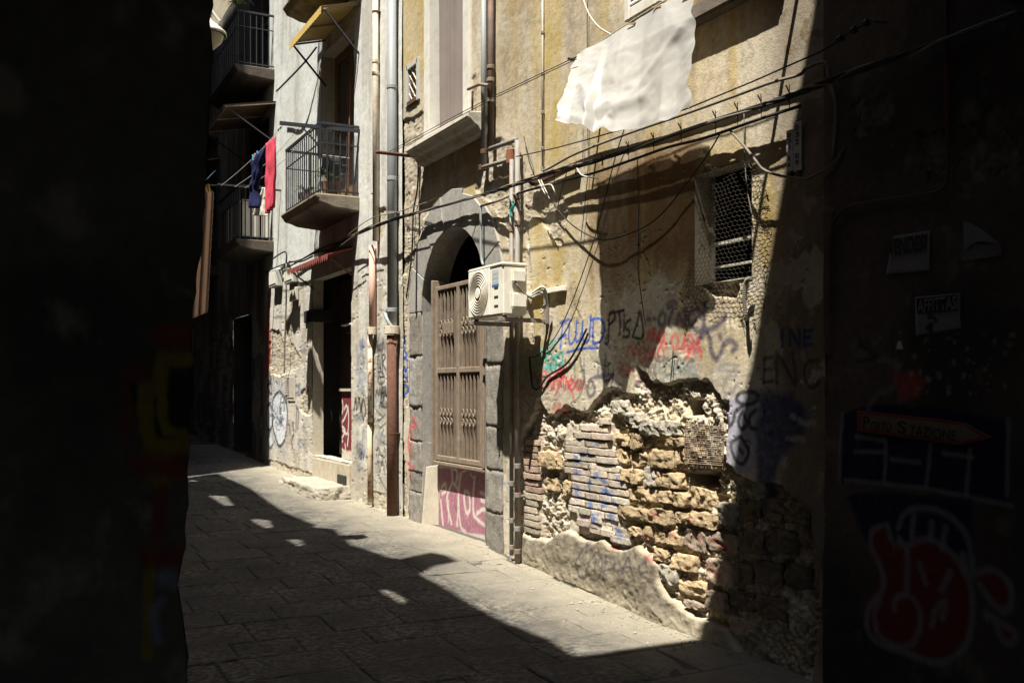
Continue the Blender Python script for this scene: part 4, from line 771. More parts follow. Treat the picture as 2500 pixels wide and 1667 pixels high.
pt.patch(wz(cI, O1), RD, .9, .012, .015); pt.patch(wz(cI, [(960, 1090), (1020, 1065), (1110, 1120), (1110, 1220), (1070, 1240), (1010, 1180)]), RD, .9, .012, .01); pt.patch(wz(cI, [(1030, 1280), (1090, 1300), (1140, 1360), (1110, 1395)]), RD, .85, .012, .01)
pt.strokes(cI, [[(545, 875), (505, 895), (500, 960), (540, 1040), (560, 1110), (545, 1170), (500, 1230), (490, 1330), (560, 1400), (680, 1440), (800, 1480), (900, 1430), (940, 1340), (948, 1200), (925, 1100), (880, 1020), (800, 950), (740, 930), (670, 965), (665, 1050), (660, 1160)],
    [(545, 1200), (520, 1260), (540, 1350), (620, 1405), (690, 1390), (722, 1300), (700, 1210), (650, 1180), (610, 1200), (605, 1240)], [(625, 930), (655, 970)], [(720, 1040), (740, 1120)], [(850, 1080), (810, 1160)], [(770, 1310), (790, 1240), (830, 1210), (815, 1280)], [(950, 1090), (1030, 1065), (1100, 1110), (1125, 1180), (1100, 1250), (1040, 1210), (980, 1130)], [(1020, 1270), (1080, 1300), (1140, 1350), (1120, 1395), (1080, 1370), (1060, 1300)],
    [(620, 880), (650, 820), (720, 795), (830, 820), (920, 910), (950, 1060)], [(770, 860), (765, 930)], [(830, 880), (815, 970)], [(905, 1000), (920, 1060)], [(570, 870), (590, 930)], [(690, 830), (680, 920)]], .03, LG, .55, .6)
r9 = random.Random(8)
for _ in range(46):
    x, y = r9.uniform(480, 1130), r9.uniform(20, 300); pt.patch(wz(cI, [(x + r9.uniform(4, 15) * math.cos(t) , y + r9.uniform(4, 15) * math.sin(t)) for t in np.linspace(0, 5.6, 6)]), (.2, .195, .19), r9.uniform(.2, .7), .004, .01)
pt.patch(wz(cI, [(612, 95), (620, 60), (635, 62), (645, 95)]), (.5, .5, .5), .8, .003, .002)
pt.strokes(cI, [[(445, 20), (450, 90)], [(600, 20), (600, 150)]], .012, BLK, .5); pt.strokes(cI, [[(460, 80), (520, 130), (440, 150)]], .02, NAV, .5)
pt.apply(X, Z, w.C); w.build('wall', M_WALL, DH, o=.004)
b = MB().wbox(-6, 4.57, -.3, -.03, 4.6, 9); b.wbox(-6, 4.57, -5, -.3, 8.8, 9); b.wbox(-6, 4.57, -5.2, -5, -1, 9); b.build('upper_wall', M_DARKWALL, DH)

# ---- the archway over the near end of the alley: its left pier is the dark wall at the picture's left
AW = thing('archway', (2.9, -.2, -.3), 'dark stone archway pier with yellow and red painted lettering on its edge', 'archway')
ws = 2.9                                                               # the pier face stands across the alley at this distance
def edge_p(z): return np.interp(z, [-.4, 1.0, 1.75, 1.95, 2.6, 3.4], [.452, .46, .478, .50, .535, .56]) + .03 * (fbm(np.asarray(z) * 7, np.asarray(z) * 0 + 2, 3, 91) - .5) * 2
def PZ(px, py):
    u = (px - 1250) / FOC; Zd = ws / (CA - u * SA); return Zd * (u * CA + SA), EYE + (HZ - py) / FOC * Zd
w = Wall(np.concatenate([np.linspace(0, 1, 120)]), np.arange(-.5, 3.6, .012)); T, Z = w.X, w.Z; X = -.12 + T * (edge_p(Z) + .12)
big = fbm(X * 2, Z * 2, 5, 92); med = fbm(X * 7, Z * 7, 5, 93, .6); fine = fbm(X * 25, Z * 25, 4, 94, .6)
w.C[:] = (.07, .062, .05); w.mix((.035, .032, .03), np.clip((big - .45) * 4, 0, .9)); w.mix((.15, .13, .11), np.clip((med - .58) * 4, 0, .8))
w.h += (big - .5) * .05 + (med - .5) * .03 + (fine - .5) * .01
pt = Paint(); YL = (.13, .09, .015); RR = (.10, .022, .015)
def pj(l): return [PZ(*cJ(x, y)) for x, y in l]
pt.patch(pj([(600, 150), (775, 140), (775, 245), (600, 240)]), RR, .85, .006, .01); pt.patch(pj([(500, 310), (600, 300), (590, 370), (510, 660), (470, 600), (480, 400)]), RR, .6, .02, .02)
pt.patch(pj([(600, 250), (775, 250), (760, 640), (600, 660), (560, 640), (510, 380), (600, 370)]), (.012, .012, .012), .95, .004, .004)
for l, wd in [([(775, 285), (640, 285), (630, 400), (575, 410), (580, 560), (600, 640), (760, 620)], .034), ([(640, 400), (640, 520), (660, 570), (740, 580)], .022), ([(650, 640), (630, 740)], .05), ([(640, 760), (640, 800)], .03), ([(600, 1060), (590, 1180), (585, 1460)], .022)]: pt.stroke(pj(l), wd, YL, .9, .3)
for l, wd in [([(560, 710), (740, 710)], .05), ([(600, 1070), (715, 1075)], .05), ([(640, 800), (620, 980)], .03)]: pt.stroke(pj(l), wd, RR, .75, .4)
for l, wd in [([(660, 1150), (720, 1160)], .04), ([(640, 1240), (610, 1280), (625, 1400)], .02)]: pt.stroke(pj(l), wd, (.13, .13, .17), .7, .6)
pt.apply(X, Z, w.C)
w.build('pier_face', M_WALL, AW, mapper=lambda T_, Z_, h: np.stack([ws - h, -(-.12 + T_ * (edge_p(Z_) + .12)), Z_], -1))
b = MB()
zs = list(np.arange(-.5, 3.61, .08)); P = [[Vector((ws + dx, -float(edge_p(z)), z)) for z in zs] for dx in (0, .1, .34)]; b.grid(P); b.build('pier_side', M_DARKWALL, AW)
b = MB().box((ws + .03, .10, -.6), (ws + .34, 6, 9.45)); b.box((ws + .03, -.44, -.6), (ws + .33, .1, 3.6)); b.box((ws, -4.59, 3.6), (ws + .34, .1, 9.45)); b.build('arch_wall', M_DARKWALL, AW)
b = MB().box((-8, -4.59, 3.8), (ws - .002, 6, 4.0)); b.box((-8, 4, -1), (ws - .002, 4.3, 3.8));  b.box((-8, -4.59, 9.2), (ws - .002, 6, 9.44)); b.build('vault', M_DARKWALL, AW)

# ---- the houses on the sunless side (they throw the long shadow over the street)
LB = thing('opposite_house', (9, .2, 0), 'house on the sunless side of the alley with added set-back upper storeys and an added shadow screen on its roof', 'building')
RF = 8.42
b = MB().box((ws + .36, -.2, -.6), (15.6, 6, 7.0)); b.box((ws + .36, 1.2, 7.0), (15.6, 6, 10.6)); b.box((ws + .36, 2.6, 10.6), (15.6, 6, 14.2)); b.build('wall', M_OPP, LB)  # set-back upper storeys added to cut the sky light
# unseen roof screen added to shape the shadow edge and sun patches on the paving
def sun_back(px, py, h, plane_p=.2):
    u = (px - 1250) / FOC; Zd = h / ((py - HZ) / FOC); p = Zd * (u * CA + SA); s_ = Zd * (CA - u * SA); t = p - plane_p
    k = SUN; return s_ + t * k.x / k.y, EYE - h + t * k.z / k.y
SCREEN = Wall(np.arange(ws + .36, 15.6, .04), np.arange(7.0, RF + .001, .03)); KEEP = SCREEN.keep
def screen_pts(l):
    out = []
    for x, y in l:
        px, py = 400 + x / 1.68, 1050 + y / 1.68; h = 1.6
        for _ in range(6):
            u = (px - 1250) / FOC; Zd = h / ((py - HZ) / FOC); h = EYE - ground_z(Zd * (CA - u * SA))
        out.append(sun_back(px, py, h))
    return out
edge = screen_pts([(1690, 935), (1650, 915), (1580, 862), (1400, 792), (1270, 728), (1150, 650), (1040, 590), (1110, 555), (1205, 535), (1150, 512), (1085, 500), (950, 530), (900, 518), (760, 470), (690, 405), (600, 397), (615, 388), (520, 352), (480, 330), (350, 240), (222, 182)])
poly = [(ws + .3, 6.9), (ws + .3, edge[0][1])] + edge + [(15.7, edge[-1][1]), (15.7, 6.9)]
SCREEN.keep = sdf(SCREEN.xc, SCREEN.zc, poly) < 0 if False else SCREEN.keep
SCREEN = Wall(np.arange(ws + .36, 15.6, .03), np.arange(6.98, 10.2, .03)); k_ = sdf(SCREEN.xc, SCREEN.zc, poly) < 0
for q in ([(160, 283), (190, 268), (250, 270), (282, 306), (210, 311)], [(320, 376), (372, 364), (430, 370), (442, 396), (380, 408)], [(458, 476), (500, 450), (557, 447), (572, 466), (500, 498)], [(882, 660), (910, 653), (988, 694), (966, 709)], [(98, 208), (118, 204), (138, 210)]):
    k_ &= ~(sdf(SCREEN.xc, SCREEN.zc, screen_pts(q)) < .02)
SCREEN.keep = k_; SCREEN.C[:] = (.4, .36, .28)
o = SCREEN.build('shadow_screen', M_WALL, LB, o=WP - .2); md = o.modifiers.new('thickness', 'SOLIDIFY'); md.thickness = .03
TB = thing('tall_house', (20, .2, 0), 'tall house at the far sunless side of the alley', 'building')
MB().box((15.72, -.2, -.6), (50, 7, 22)).build('wall', M_OPP, TB)
MB().box((46.05, -6, -.6), (46.4, 1, 14)).build('closing_wall', M_OPP, TB)

# ================================================================== THINGS ON AND BEFORE THE WALLS
def vpipe(name, px, off, y0, y1, r, m, parent, n=12):
    s0, z0 = SZ(px, y0, off); s1, z1 = SZ(px, y1, off); return MB().tube([(s0, off - WP, z0), (s0, off - WP, z1)], r, n).build(name, m, parent, smooth=True)
def collar(parent, px, off, y, r, h, m, name='collar'):
    s0, z0 = SZ(px, y, off); return MB().tube([(s0, off - WP, z0 - h / 2), (s0, off - WP, z0 + h / 2)], r, 14).build(name, m, parent, bevel=.004)
def strap(parent, px, off, y, r, m):
    s0, z0 = SZ(px, y, off); b = MB(); b.tube([(s0, off - WP, z0 - .012), (s0, off - WP, z0 + .012)], r, 12); b.wbox(s0 - r, s0 + r, 0, off - .01, z0 - .006, z0 + .006); return b.build('clamp', m, parent)
# grey drainpipe with an iron foot
t = thing('drainpipe', W(957, 1250, .10), 'grey plastic drainpipe with rust brown iron lower length beside the arched doorway', 'drainpipe')
vpipe('pipe', 957, .10, -160, 802, .062, M_GREYPVC, t); vpipe('iron_foot', 957, .10, 818, 1262, .068, M_RUST, t)
for y in (213, 437, 757): collar(t, 957, .10, y, .069, .05, M_GREYPVC)
collar(t, 957, .10, 806, .10, .10, M_RUSTCREAM, 'hub'); collar(t, 957, .10, 835, .075, .03, M_RUSTCREAM); strap(t, 957, .10, 1057, .072, M_RUST); strap(t, 957, .10, 520, .066, M_GREYIRON)
b = MB().tube(smooth_path([W(957, 800, .12), W(946, 780, .16), W(941, 765, .15), W(949, 752, .12)]), .028, 8); b.build('side_branch', M_GREYPVC, t, smooth=True)
# cream pipe, pink middle, rusted foot
t = thing('drainpipe', W(917, 1230, .07), 'slim cream drainpipe with pink middle length and rusted flaking foot', 'drainpipe')
vpipe('pipe', 917, .07, -160, 588, .042, M_CREAMPIPE, t); vpipe('pink_pipe', 909, .07, 600, 802, .046, M_PINKPIPE, t); vpipe('rusted_foot', 904, .07, 815, 1028, .036, M_RUSTCREAM, t); vpipe('rusted_foot', 903, .06, 1030, 1225, .034, M_RUSTMIX, t)
for y, px in ((150, 917), (180, 917), (470, 915)): collar(t, px, .07, y, .05, .05, M_RUSTCREAM)
collar(t, 908, .07, 808, .066, .10, M_RUSTCREAM, 'hub'); strap(t, 917, .07, 30, .047, M_RUST); collar(t, 903, .065, 1026, .044, .04, M_RUSTCREAM)
# pipes right of the curtained window
t = thing('water_pipe', W(1181, 410, .05), 'thin grey water pipe running down beside the curtained window', 'pipe')
vpipe('pipe', 1181, .05, -120, 408, .030, M_GREYPVC, t); collar(t, 1181, .05, 371, .038, .05, M_RUST); collar(t, 1178, .05, 410, .045, .06, M_RUST)
MB().tube(wp(cC, [(815, 1030), (995, 975)], .06), .024, 8).build('elbow_pipe', M_GREYIRON, t, smooth=True); collar(t, *cC(998, 960), .06, .04) if False else None
collar(t, 1247, .06, 383, .046, .14, mat('orange_rust_joint', (.20, .075, .04), rough=.9, var=.25, bump=.3), 'joint')
t2 = thing('drainpipe', W(1198, 365, .06), 'dark brown iron drainpipe ending in a cut stub beside the grey water pipe', 'drainpipe')
vpipe('pipe', 1198, .06, -120, 365, .034, mat('brown_painted_iron', (.12, .085, .07), rough=.7, var=.25, dirt=(.2, .1, .06)), t2)
for y in (165, 196, 246): collar(t2, 1198, .06, y, .043, .04, M_RUSTPAINT)
t2 = thing('wall_bracket', W(1190, 208, .03), 'bent iron bracket with a hanging hook by the curtained window', 'bracket')
MB().tube(wp(cC, [(860, 525), (805, 517), (735, 548)], .12), .018, 8).build('arm', M_RUSTPAINT, t2); MB().tube(wp(cC, [(762, 560), (760, 700)], .06), .012, 6).build('drop_rod', M_RUST, t2)
# gas pipes down to the pavement
t = thing('gas_pipe', W(1262, 1368, .07), 'thicker grey gas pipe with elbow at the top, reaching the pavement beside brickwork', 'pipe')
MB().tube(wp(cC, [(865, 915), (1030, 855)], .07) , .026, 8).build('elbow_pipe', M_GREYIRON, t, smooth=True)
vpipe('pipe', 1263, .07, 343, 1372, .027, M_GREYIRON, t)
for y in (480, 545, 1137, 1208, 1290, 1345): collar(t, 1263, .07, y, .035, .05, M_GREYIRON)
strap(t, 1264, .07, 1210, .033, M_GREYIRON)
t = thing('gas_pipe', W(1249, 1350, .07), 'thinner pale pipe standing left of the thicker gas pipe beside the gate', 'pipe')
vpipe('pipe', 1249, .07, 390, 1355, .022, M_GREYIRON, t)
for y in (560, 1180, 1270, 1335): collar(t, 1249, .07, y, .029, .05, M_GREYIRON)
tt = MB().tube(smooth_path(wp(cC, [(1005, 1240), (1012, 1262), (998, 1290), (1000, 1330)], .10)), .016, 6).build('tape_wrap', M_TEAL, t, smooth=True)
t = thing('conduit', W(1103, 700, .05), 'short thin grey conduit dropping into the top of the air conditioner', 'conduit')
MB().tube(smooth_path(wp(cN, [(1210, 345), (1000, 435), (838, 485)], .06), 4), .012, 6).build('run', M_GREYIRON, t, smooth=True); MB().tube(smooth_path(wp(cN, [(838, 485), (838, 700), (842, 960), (862, 1050)], .08), 4), .015, 6).build('drop', M_GREYPVC, t, smooth=True)
t = thing('conduit', W(1325, 412, .02), 'long thin ochre conduit clipped to the plaster above the cables', 'conduit')
vpipe('tube', 1325, .018, -150, 411, .011, M_CREAMPIPE, t, 6)
for y in (80, 180, 275, 363): collar(t, 1325, .018, y, .017, .03, M_GREYIRON, 'clip')
t = thing('conduit', W(2150, 480, .03), 'dark red conduit bending across the shaded wall above the torn posters', 'conduit')
MB().tube(smooth_path(wp(cH, [(905, -120), (905, 500), (912, 830), (865, 915), (720, 940), (560, 965), (440, 990), (375, 1045), (352, 1120), (345, 1500)], .03), 5), .012, 6).build('tube', M_REDPIPE, t, smooth=True)
tag(cable('white_cable', wp(cD, [(556, 540), (552, 700), (548, 900), (545, 1000), (560, 1080), (540, 1140), (532, 1190), (538, 1250), (548, 1280)], .0), .012, M_WHITECABLE, 'white cable dangling down the right edge of the iron gate', 'cable'))
for y in (690, 765): MB().wbox(9.44, 9.56, -.04, .0, SZ(*cD(540, y))[1], SZ(*cD(540, y))[1] + .015).build('gate_hinge', M_GREYIRON, GO)
# rusty bar
cable('iron_bar', [W(*cC(440, 962), -.02), W(*cC(175, 932), .72)], .022, M_RUST, 'rusty iron bar sticking out of the wall beside the grey drainpipe', 'bar', 6, sm=2)
# cables along the front
def cb(c, pts, off, r, label, m=M_CABLE, jit=0, **k):
    P = wp(c, pts, off); return cable('wall_cable', P, r, m, label, 'cable', **k)
def mixp(*parts): return [W(*c(x, y), o) for c, x, y, o in parts]
main = [(cC, -190, 1590, .12), (cC, 0, 1460, .14), (cC, 240, 1358, .18), (cC, 420, 1305, .12), (cC, 700, 1228, .10), (cC, 850, 1185, .12), (cC, 1000, 1138, .15), (cC, 1300, 1042, .10), (cE, 500, 1038, .09), (cE, 900, 905, .10), (cE, 1300, 768, .10), (cE, 1700, 640, .10), (cE, 1960, 545, .09), (cH, 420, 360, .07), (cH, 700, 265, .06), (cH, 900, 190, .06), (cH, 1290, 40, .06)]
t = thing('cable_bundle', W(1500, 400, .1), 'thick black bundle of cables with wire ties crossing the whole front', 'cable bundle')
for k in range(4):
    P = smooth_path(mixp(*main), 8); P = [p + Vector((0, math.sin(i * .55 + k * 1.6) * .012, math.cos(i * .41 + k * 1.6) * .013)) for i, p in enumerate(P)]; MB().tube(P, .0085, 5).build('strand', M_CABLE if k else M_GREYCABLE, t, smooth=True)
for x, y in [(745, 935), (905, 880), (1080, 820), (1300, 745), (1440, 695), (1590, 645), (1770, 585), (410, 1065), (580, 1005), (270, 1105)]:
    p = W(*cE(x, y + 8), .1); b = MB(); b.tube([p + Vector((.012, .02, .05)), p, p + Vector((-.005, .015, -.06))], .005, 4); b.tube([p + Vector((-.02, .02, .045)), p, p + Vector((.0, 0, -.11))], .003, 4); b.build('wire_tie', M_CABLE, t)
cable('wall_cable', mixp((cE, 190, 1070, .03), (cE, 215, 1085, .03), (cE, 400, 985, .03), (cE, 700, 868, .04), (cE, 1100, 730, .05), (cE, 1420, 615, .045), (cE, 1650, 530, .04), (cE, 1830, 480, .04), (cH, 230, 330, .03), (cH, 310, 300, .03), (cH, 335, 330, .02), (cH, 343, 390, .02), (cH, 375, 520, .01), (cH, 360, 760, .01)), .012, M_GREYCABLE, 'pale cable from the ochre conduit, uppermost of the cables fixed to the plaster', 'cable')
cable('wall_cable', mixp((cC, 1030, 1195, .08), (cE, 60, 1228, .09), (cE, 300, 1165, .09), (cE, 540, 1100, .10), (cE, 800, 1010, .11), (cE, 1000, 940, .11), (cE, 1230, 882, .11), (cE, 1560, 768, .10), (cE, 1840, 678, .07)), .012, M_CABLE, 'dark cable sagging just below the thick bundle and ending near the number plates', 'cable')
cable('tension_wire', mixp((cC, 1030, 960, .15), (cE, 300, 940, .2), (cE, 700, 828, .2), (cE, 1130, 690, .2), (cE, 1960, 335, .2), (cH, 390, 185, .2), (cH, 540, 100, .2)), .006, M_CABLE, 'thin straight wire stretched above the thick cable bundle to an insulator', 'wire', sm=2)
t = thing('wire_bracket', W(2160, 55, .02), 'iron arm holding the stretched thin wire on the shaded wall', 'bracket')
MB().tube([W(*cH(540, 100), .2), W(*cH(610, 108), .02)], .014, 6).build('arm', M_GREYIRON, t)
for x, y in ((395, 185), (460, 145), (520, 110)): MB().tube([W(*cH(x - 8, y + 4), .2), W(*cH(x + 8, y - 4), .2)], .022, 6).build('insulator', M_DARKIRON, t)
for k in (0, 14): cable('line_wire', mixp((cC, 250, 945 - k, .3), (cC, 600, 758 - k * 1.2, .45), (cC, 880, 610 - k, .5), (cC, 1400, 362 - k, .5)), .004, M_CABLE, 'thin wire from the plastic sheet past the curtained window, %s of a close pair' % ('lower' if k == 0 else 'upper'), 'wire', sm=2)
cable('hanging_wire', mixp((cE, 1340, 832, .1), (cE, 1240, 1000, .07), (cE, 1100, 1190, .06), (cE, 950, 1370, .06), (cE, 800, 1470, .06), (cE, 590, 1530, .07), (cE, 440, 1475, .05), (cE, 340, 1395, .04), (cE, 270, 1310, .03)), .006, M_CABLE, 'black wire hanging in a long loop left of the netted window', 'wire')
cable('hanging_wire', mixp((cE, 715, 828, .05), (cE, 655, 1020, .04), (cE, 590, 1280, .04), (cE, 520, 1540, .03), (cF, 420, 670, .03), (cF, 300, 920, .02), (cF, 190, 1040, .015), (cF, 130, 1060, .01)), .005, M_CABLE, 'thin wire slanting from the cables down to the teal scrawl', 'wire')
cable('hanging_wire', mixp((cE, 1395, 838, .1), (cE, 1470, 920, .13), (cE, 1550, 1020, .14), (cE, 1600, 1080, .12), (cE, 1700, 1118, .1), (cE, 1860, 1142, .06), (cH, 250, 850, .04), (cH, 350, 795, .02), (cH, 410, 715, .01)), .010, M_GREYCABLE, 'grey cable drooping past the upper right corner of the netted window under the number plates', 'cable')
cable('rubber_hose', mixp((cF, 520, 862, .015), (cF, 450, 1000, .015), (cF, 375, 1110, .015), (cF, 250, 1190, .02), (cF, 200, 1260, .02), (cF, 168, 1285, .02), (cF, 140, 1250, .02), (cF, 126, 1120, .02), (cF, 122, 1060, .0)), .010, M_CABLE, 'black cable hanging in a hook shape over red scribbles near the gas pipes', 'cable')
for k, (l, lab) in enumerate([([(485, 0), (480, 150), (484, 800), (484, 1100), (440, 1530)], 'thin wire hanging straight down behind the plastic sheet to a hooked end'), ([(455, 810), (452, 1010)], 'short pale string below the left corner of the plastic sheet'), ([(800, 1000), (806, 1300), (810, 1568)], 'thin vertical wire on the shaded plaster under the plastic sheet'), ([(1480, 720), (1485, 1000), (1500, 1200), (1530, 1370)], 'pale string hanging in front of the netted window'), ([(75, 870), (100, 970), (140, 1090), (120, 1120)], 'dark wire end dangling right of the gas pipe elbow'), ([(350, 1100), (320, 1200), (290, 1330)], 'thin loose wire below the rusty plank of the cables')]):
    cable('hanging_wire', wp(cE, l, .03), .004, M_GREYCABLE if k in (1, 3) else M_CABLE, lab, 'wire')
cable('hanging_wire', wp(cE, [(455, 0), (490, 90), (550, 170), (645, 230)], .2), .007, M_WHITECABLE, 'white cord sagging into the top left of the plastic sheet', 'cord')
cable('hanging_wire', wp(cF, [(880, 230), (878, 450), (900, 640), (920, 780)], .02), .004, M_CABLE, 'thin wire ending above the dark painted letters left of the netted window', 'wire')
cable('hanging_wire', wp(cF, [(1122, 1015), (1115, 1120), (1105, 1225)], .02), .005, M_CABLE, 'short black wire on a nail above the broken plaster', 'wire')
for k, l in enumerate([[(170, 1150), (215, 1250)], [(185, 1150), (240, 1270)], [(190, 1190), (250, 1180), (275, 1240)], [(415, 1075), (450, 1120), (550, 1140)]]):
    cable('loose_wire', wp(cE, l, .16), .006, M_WHITECABLE, ['white wire tail straight down the rusty strip', 'white wire tail beside it, ending lowest at the gas pipes', 'white wire tail arching into a hook right of the gas pipes', 'long white wire tail curling right of the rusty strip'][k], 'wire', group='white wire tails at the cable junction')
b = MB().prism(wp(cE, [(125, 1165), (420, 1045), (440, 1062), (150, 1190)], .02), (0, .05, 0)); tag(b.build('cable_plank', M_RUST, bevel=.004), 'rusty wooden strip under the cables right of the gas pipes', 'plank')
cable('wall_cable', mixp((cA, 690, 560, .25), (cA, 770, 480, .3), (cA, 860, 385, .2), (cA, 935, 290, .1)), .016, M_CABLE, 'thick dark cable rising across the pale wall to the yellow awning', 'cable')
cable('wall_cable', mixp((cC, 430, 980, .02), (cC, 425, 1150, .02), (cC, 400, 1300, .02), (cC, 390, 1560, .02), (cD, 170, 420, .02)), .011, M_CABLE, 'dark cable running down the stripped plaster from the rusty bar', 'cable')
# white wire knots at left of main cable
for k, l in enumerate([[(0, 1440), (60, 1390), (160, 1330), (300, 1300), (480, 1240)], [(20, 1445), (90, 1405), (150, 1375)], [(-120, 1560), (0, 1470), (40, 1440)]]):
    cable('loose_wire', wp(cC, l, .2 + .02 * k), .006, M_GREYCABLE, ['pale thin wire slanting above the bundle across both drainpipes', 'frayed wire tail near the cream drainpipe', 'thin wire tail reaching towards the dark doorway'][k], 'wire')

# ---- air conditioner on its bracket
t = thing('air_conditioner', (8.43, -WP + .37, 2.33), 'white wall mounted air conditioner outdoor unit above the gas pipes', 'air conditioner')
a0, a1, o0, o1, z0, z1 = 8.06, 8.80, .24, .50, 2.335, 2.825
MB().wbox(a0, a1, o0, o1, z0, z1 - .03).build('casing', M_WHITEPL, t, bevel=.018, segs=2); MB().wbox(a0 - .006, a1 + .006, o0 - .004, o1 + .008, z1 - .034, z1).build('lid', M_WHITEPL, t, bevel=.012, segs=2)
fcx, fcz = a1 - .255, (z0 + z1) / 2 - .01
P = [Vector((fcx + sx * .232, -WP + o1 + .001, fcz + sz * .222)) for sx, sz in ((-1, -1), (1, -1), (1, 1), (-1, 1))]; MB().prism(P, (0, .012, 0)).build('fan_panel', M_WHITEPL, t, bevel=.01)
MB().tube([(fcx, o1 - WP + .0135, fcz), (fcx, o1 - WP + .0145, fcz)], .205, 40).build('fan_opening', mat('dark_fan_opening', (.10, .07, .05), rough=.8, var=.2), t)
grille = bpy.data.objects.new('fan_grille', None); link(grille); grille.parent = t; grille.location = (0, 0, 0)
for r_ in (.207, .182, .157, .132, .107, .082): 
    b = MB(); b.tube([Vector((fcx + r_ * math.cos(a), o1 - WP + .022, fcz + r_ * math.sin(a))) for a in np.linspace(0, 2 * math.pi, 41)], .0038, 5, False); b.build('ring', M_WHITEPL, grille, smooth=True)
b = MB()
for k in range(72):
    a = 2 * math.pi * k / 72; b.tube([Vector((fcx + r_ * math.cos(a + q), o1 - WP + .019, fcz + r_ * math.sin(a + q))) for r_, q in ((.05, 0), (.12, .12), (.205, .2))], .0015, 3, False)
b.build('spokes', mat('tan_grille_wire', (.36, .26, .17), rough=.6, bump=0), grille)
MB().tube([(fcx, o1 - WP + .016, fcz), (fcx, o1 - WP + .03, fcz)], .052, 20).build('hub', M_WHITEPL, grille, bevel=.005)
MB().wbox(a0 + .075, a0 + .215, o1, o1 + .002, z1 - .22, z1 - .06).build('rating_label', mat('pale_grey_label', (.42, .45, .46), rough=.6, var=.12, scale=60), t)
MB().wbox(a0 + .075, a0 + .215, o1 + .002, o1 + .0035, z1 - .215, z1 - .195).build('label_stripe', M_BLUE, t)
for k in range(3): MB().wbox(a0 + .09, a0 + .17, o1 - .01, o1 + .003, z0 + .08 + k * .085, z0 + .10 + k * .085).build('vent_slot', M_DARK, t)
for k in range(7): MB().wbox(a0 + .086, a0 + .205, o1 + .0021, o1 + .003, z1 - .09 - k * .014, z1 - .094 - k * .014 ).build('label_print', M_GREYBOX, t) if k in (0, 1, 3, 4, 6) else None
MB().wbox(a0 - .045, a0, o0 + .03, o0 + .18, z0 + .30, z0 + .42).build('handle_box', M_WHITEPL, t, bevel=.015, segs=2)
MB().wbox(a0 - .05, a0, o0 + .02, o0 + .19, z0 + .06, z0 + .21).build('valve_cover', M_WHITEPL, t, bevel=.02, segs=2)
MB().tube(smooth_path([(a0 - .02, o0 + .14 - WP, z0 + .31), (a0 - .04, o0 + .12 - WP, z0 + .26), (a0 - .02, o0 + .03 - WP, z0 + .19), (a0 - .03, o0 - .05 - WP, z0 + .16)]), .012, 6).build('refrigerant_line', M_GREYCABLE, t, smooth=True)
for s in (a0 + .06, a1 - .08): MB().tube([(s, o1 - .05 - WP, z0 - .02), (s, o1 - .05 - WP, z0 + .01)], .02, 10).build('rubber_foot', M_DARK, t)
b = thing('ac_bracket', (8.43, -WP + .2, 2.25), 'pale steel wall bracket carrying the air conditioner, with white pipe lagging', 'bracket')
for s in (a0 + .04, a1 - .08): MB().wbox(s - .02, s + .02, 0, o1 + .02, z0 - .06, z0 - .02).build('arm', M_GREYIRON, b, bevel=.004)
for s in (a0 + .04, a1 - .08): MB().wbox(s - .025, s + .025, .0, .035, z0 - .07, z0 + .27).build('upright', M_GREYIRON, b, bevel=.004)
MB().wbox(a0 - .32, a1 + .06, .005, .045, z0 + .215, z0 + .26).build('cross_rail', M_WHITEPL, b, bevel=.004)
for k in range(3): MB().tube(smooth_path([(a0 - .03, .20 - WP, z0 + .17 + k * .02), (a0 - .09 - .02 * k, .14 - WP, z0 + .20 + .03 * k), (a0 - .07, .07 - WP, z0 + .12), (a0 - .04, .12 - WP, z0 + .02 + .03 * k)]), .013, 6).build('lagging', M_WHITECABLE, b, smooth=True)

# ---- plastic sheet on its line
def coons(T, B, L, Rr, nu, nv):
    def at(P, t):
        d = [0]; 
        for a, c in zip(P[:-1], P[1:]): d.append(d[-1] + (c - a).length)
        x = t * d[-1]; i = max(0, min(len(P) - 2, int(np.searchsorted(d, x)) - 1)); f = (x - d[i]) / (d[i + 1] - d[i] + 1e-9); return P[i].lerp(P[i + 1], f)
    G = []
    for j in range(nv + 1):
        v = j / nv; row = []
        for i in range(nu + 1):
            u = i / nu; row.append(at(T, u) * (1 - v) + at(B, u) * v + at(L, v) * (1 - u) + at(Rr, v) * u - (T[0] * (1 - u) * (1 - v) + T[-1] * u * (1 - v) + B[0] * (1 - u) * v + B[-1] * u * v))
        G.append(row)
    return G
T = mixp((cE, 415, 350, .36), (cE, 520, 292, .36), (cE, 760, 150, .36), (cE, 985, 18, .36), (cE, 1080, -25, .36), (cE, 1150, -60, .36))
B_ = mixp((cE, 305, 772, .74), (cE, 400, 795, .66), (cE, 480, 800, .70), (cE, 540, 835, .62), (cE, 640, 832, .64), (cE, 780, 812, .56), (cE, 900, 775, .58), (cE, 1020, 738, .52), (cE, 1122, 690, .5))
L_ = mixp((cE, 415, 350, .36), (cE, 380, 470, .5), (cE, 340, 620, .63), (cE, 305, 772, .74)); R_ = mixp((cE, 1150, -60, .36), (cE, 1155, 100, .42), (cE, 1158, 230, .42), (cE, 1135, 480, .47), (cE, 1122, 690, .5))
G = coons(T, B_, L_, R_, 120, 80)
def ridge(u, v, u0, v0, u1, v1, wd, hgt):
    dx, dy = u1 - u0, v1 - v0; t = max(0, min(1, ((u - u0) * dx + (v - v0) * dy) / (dx * dx + dy * dy))); d = math.hypot(u - u0 - t * dx, (v - v0 - t * dy)); return hgt * math.exp(-(d / wd) ** 2)
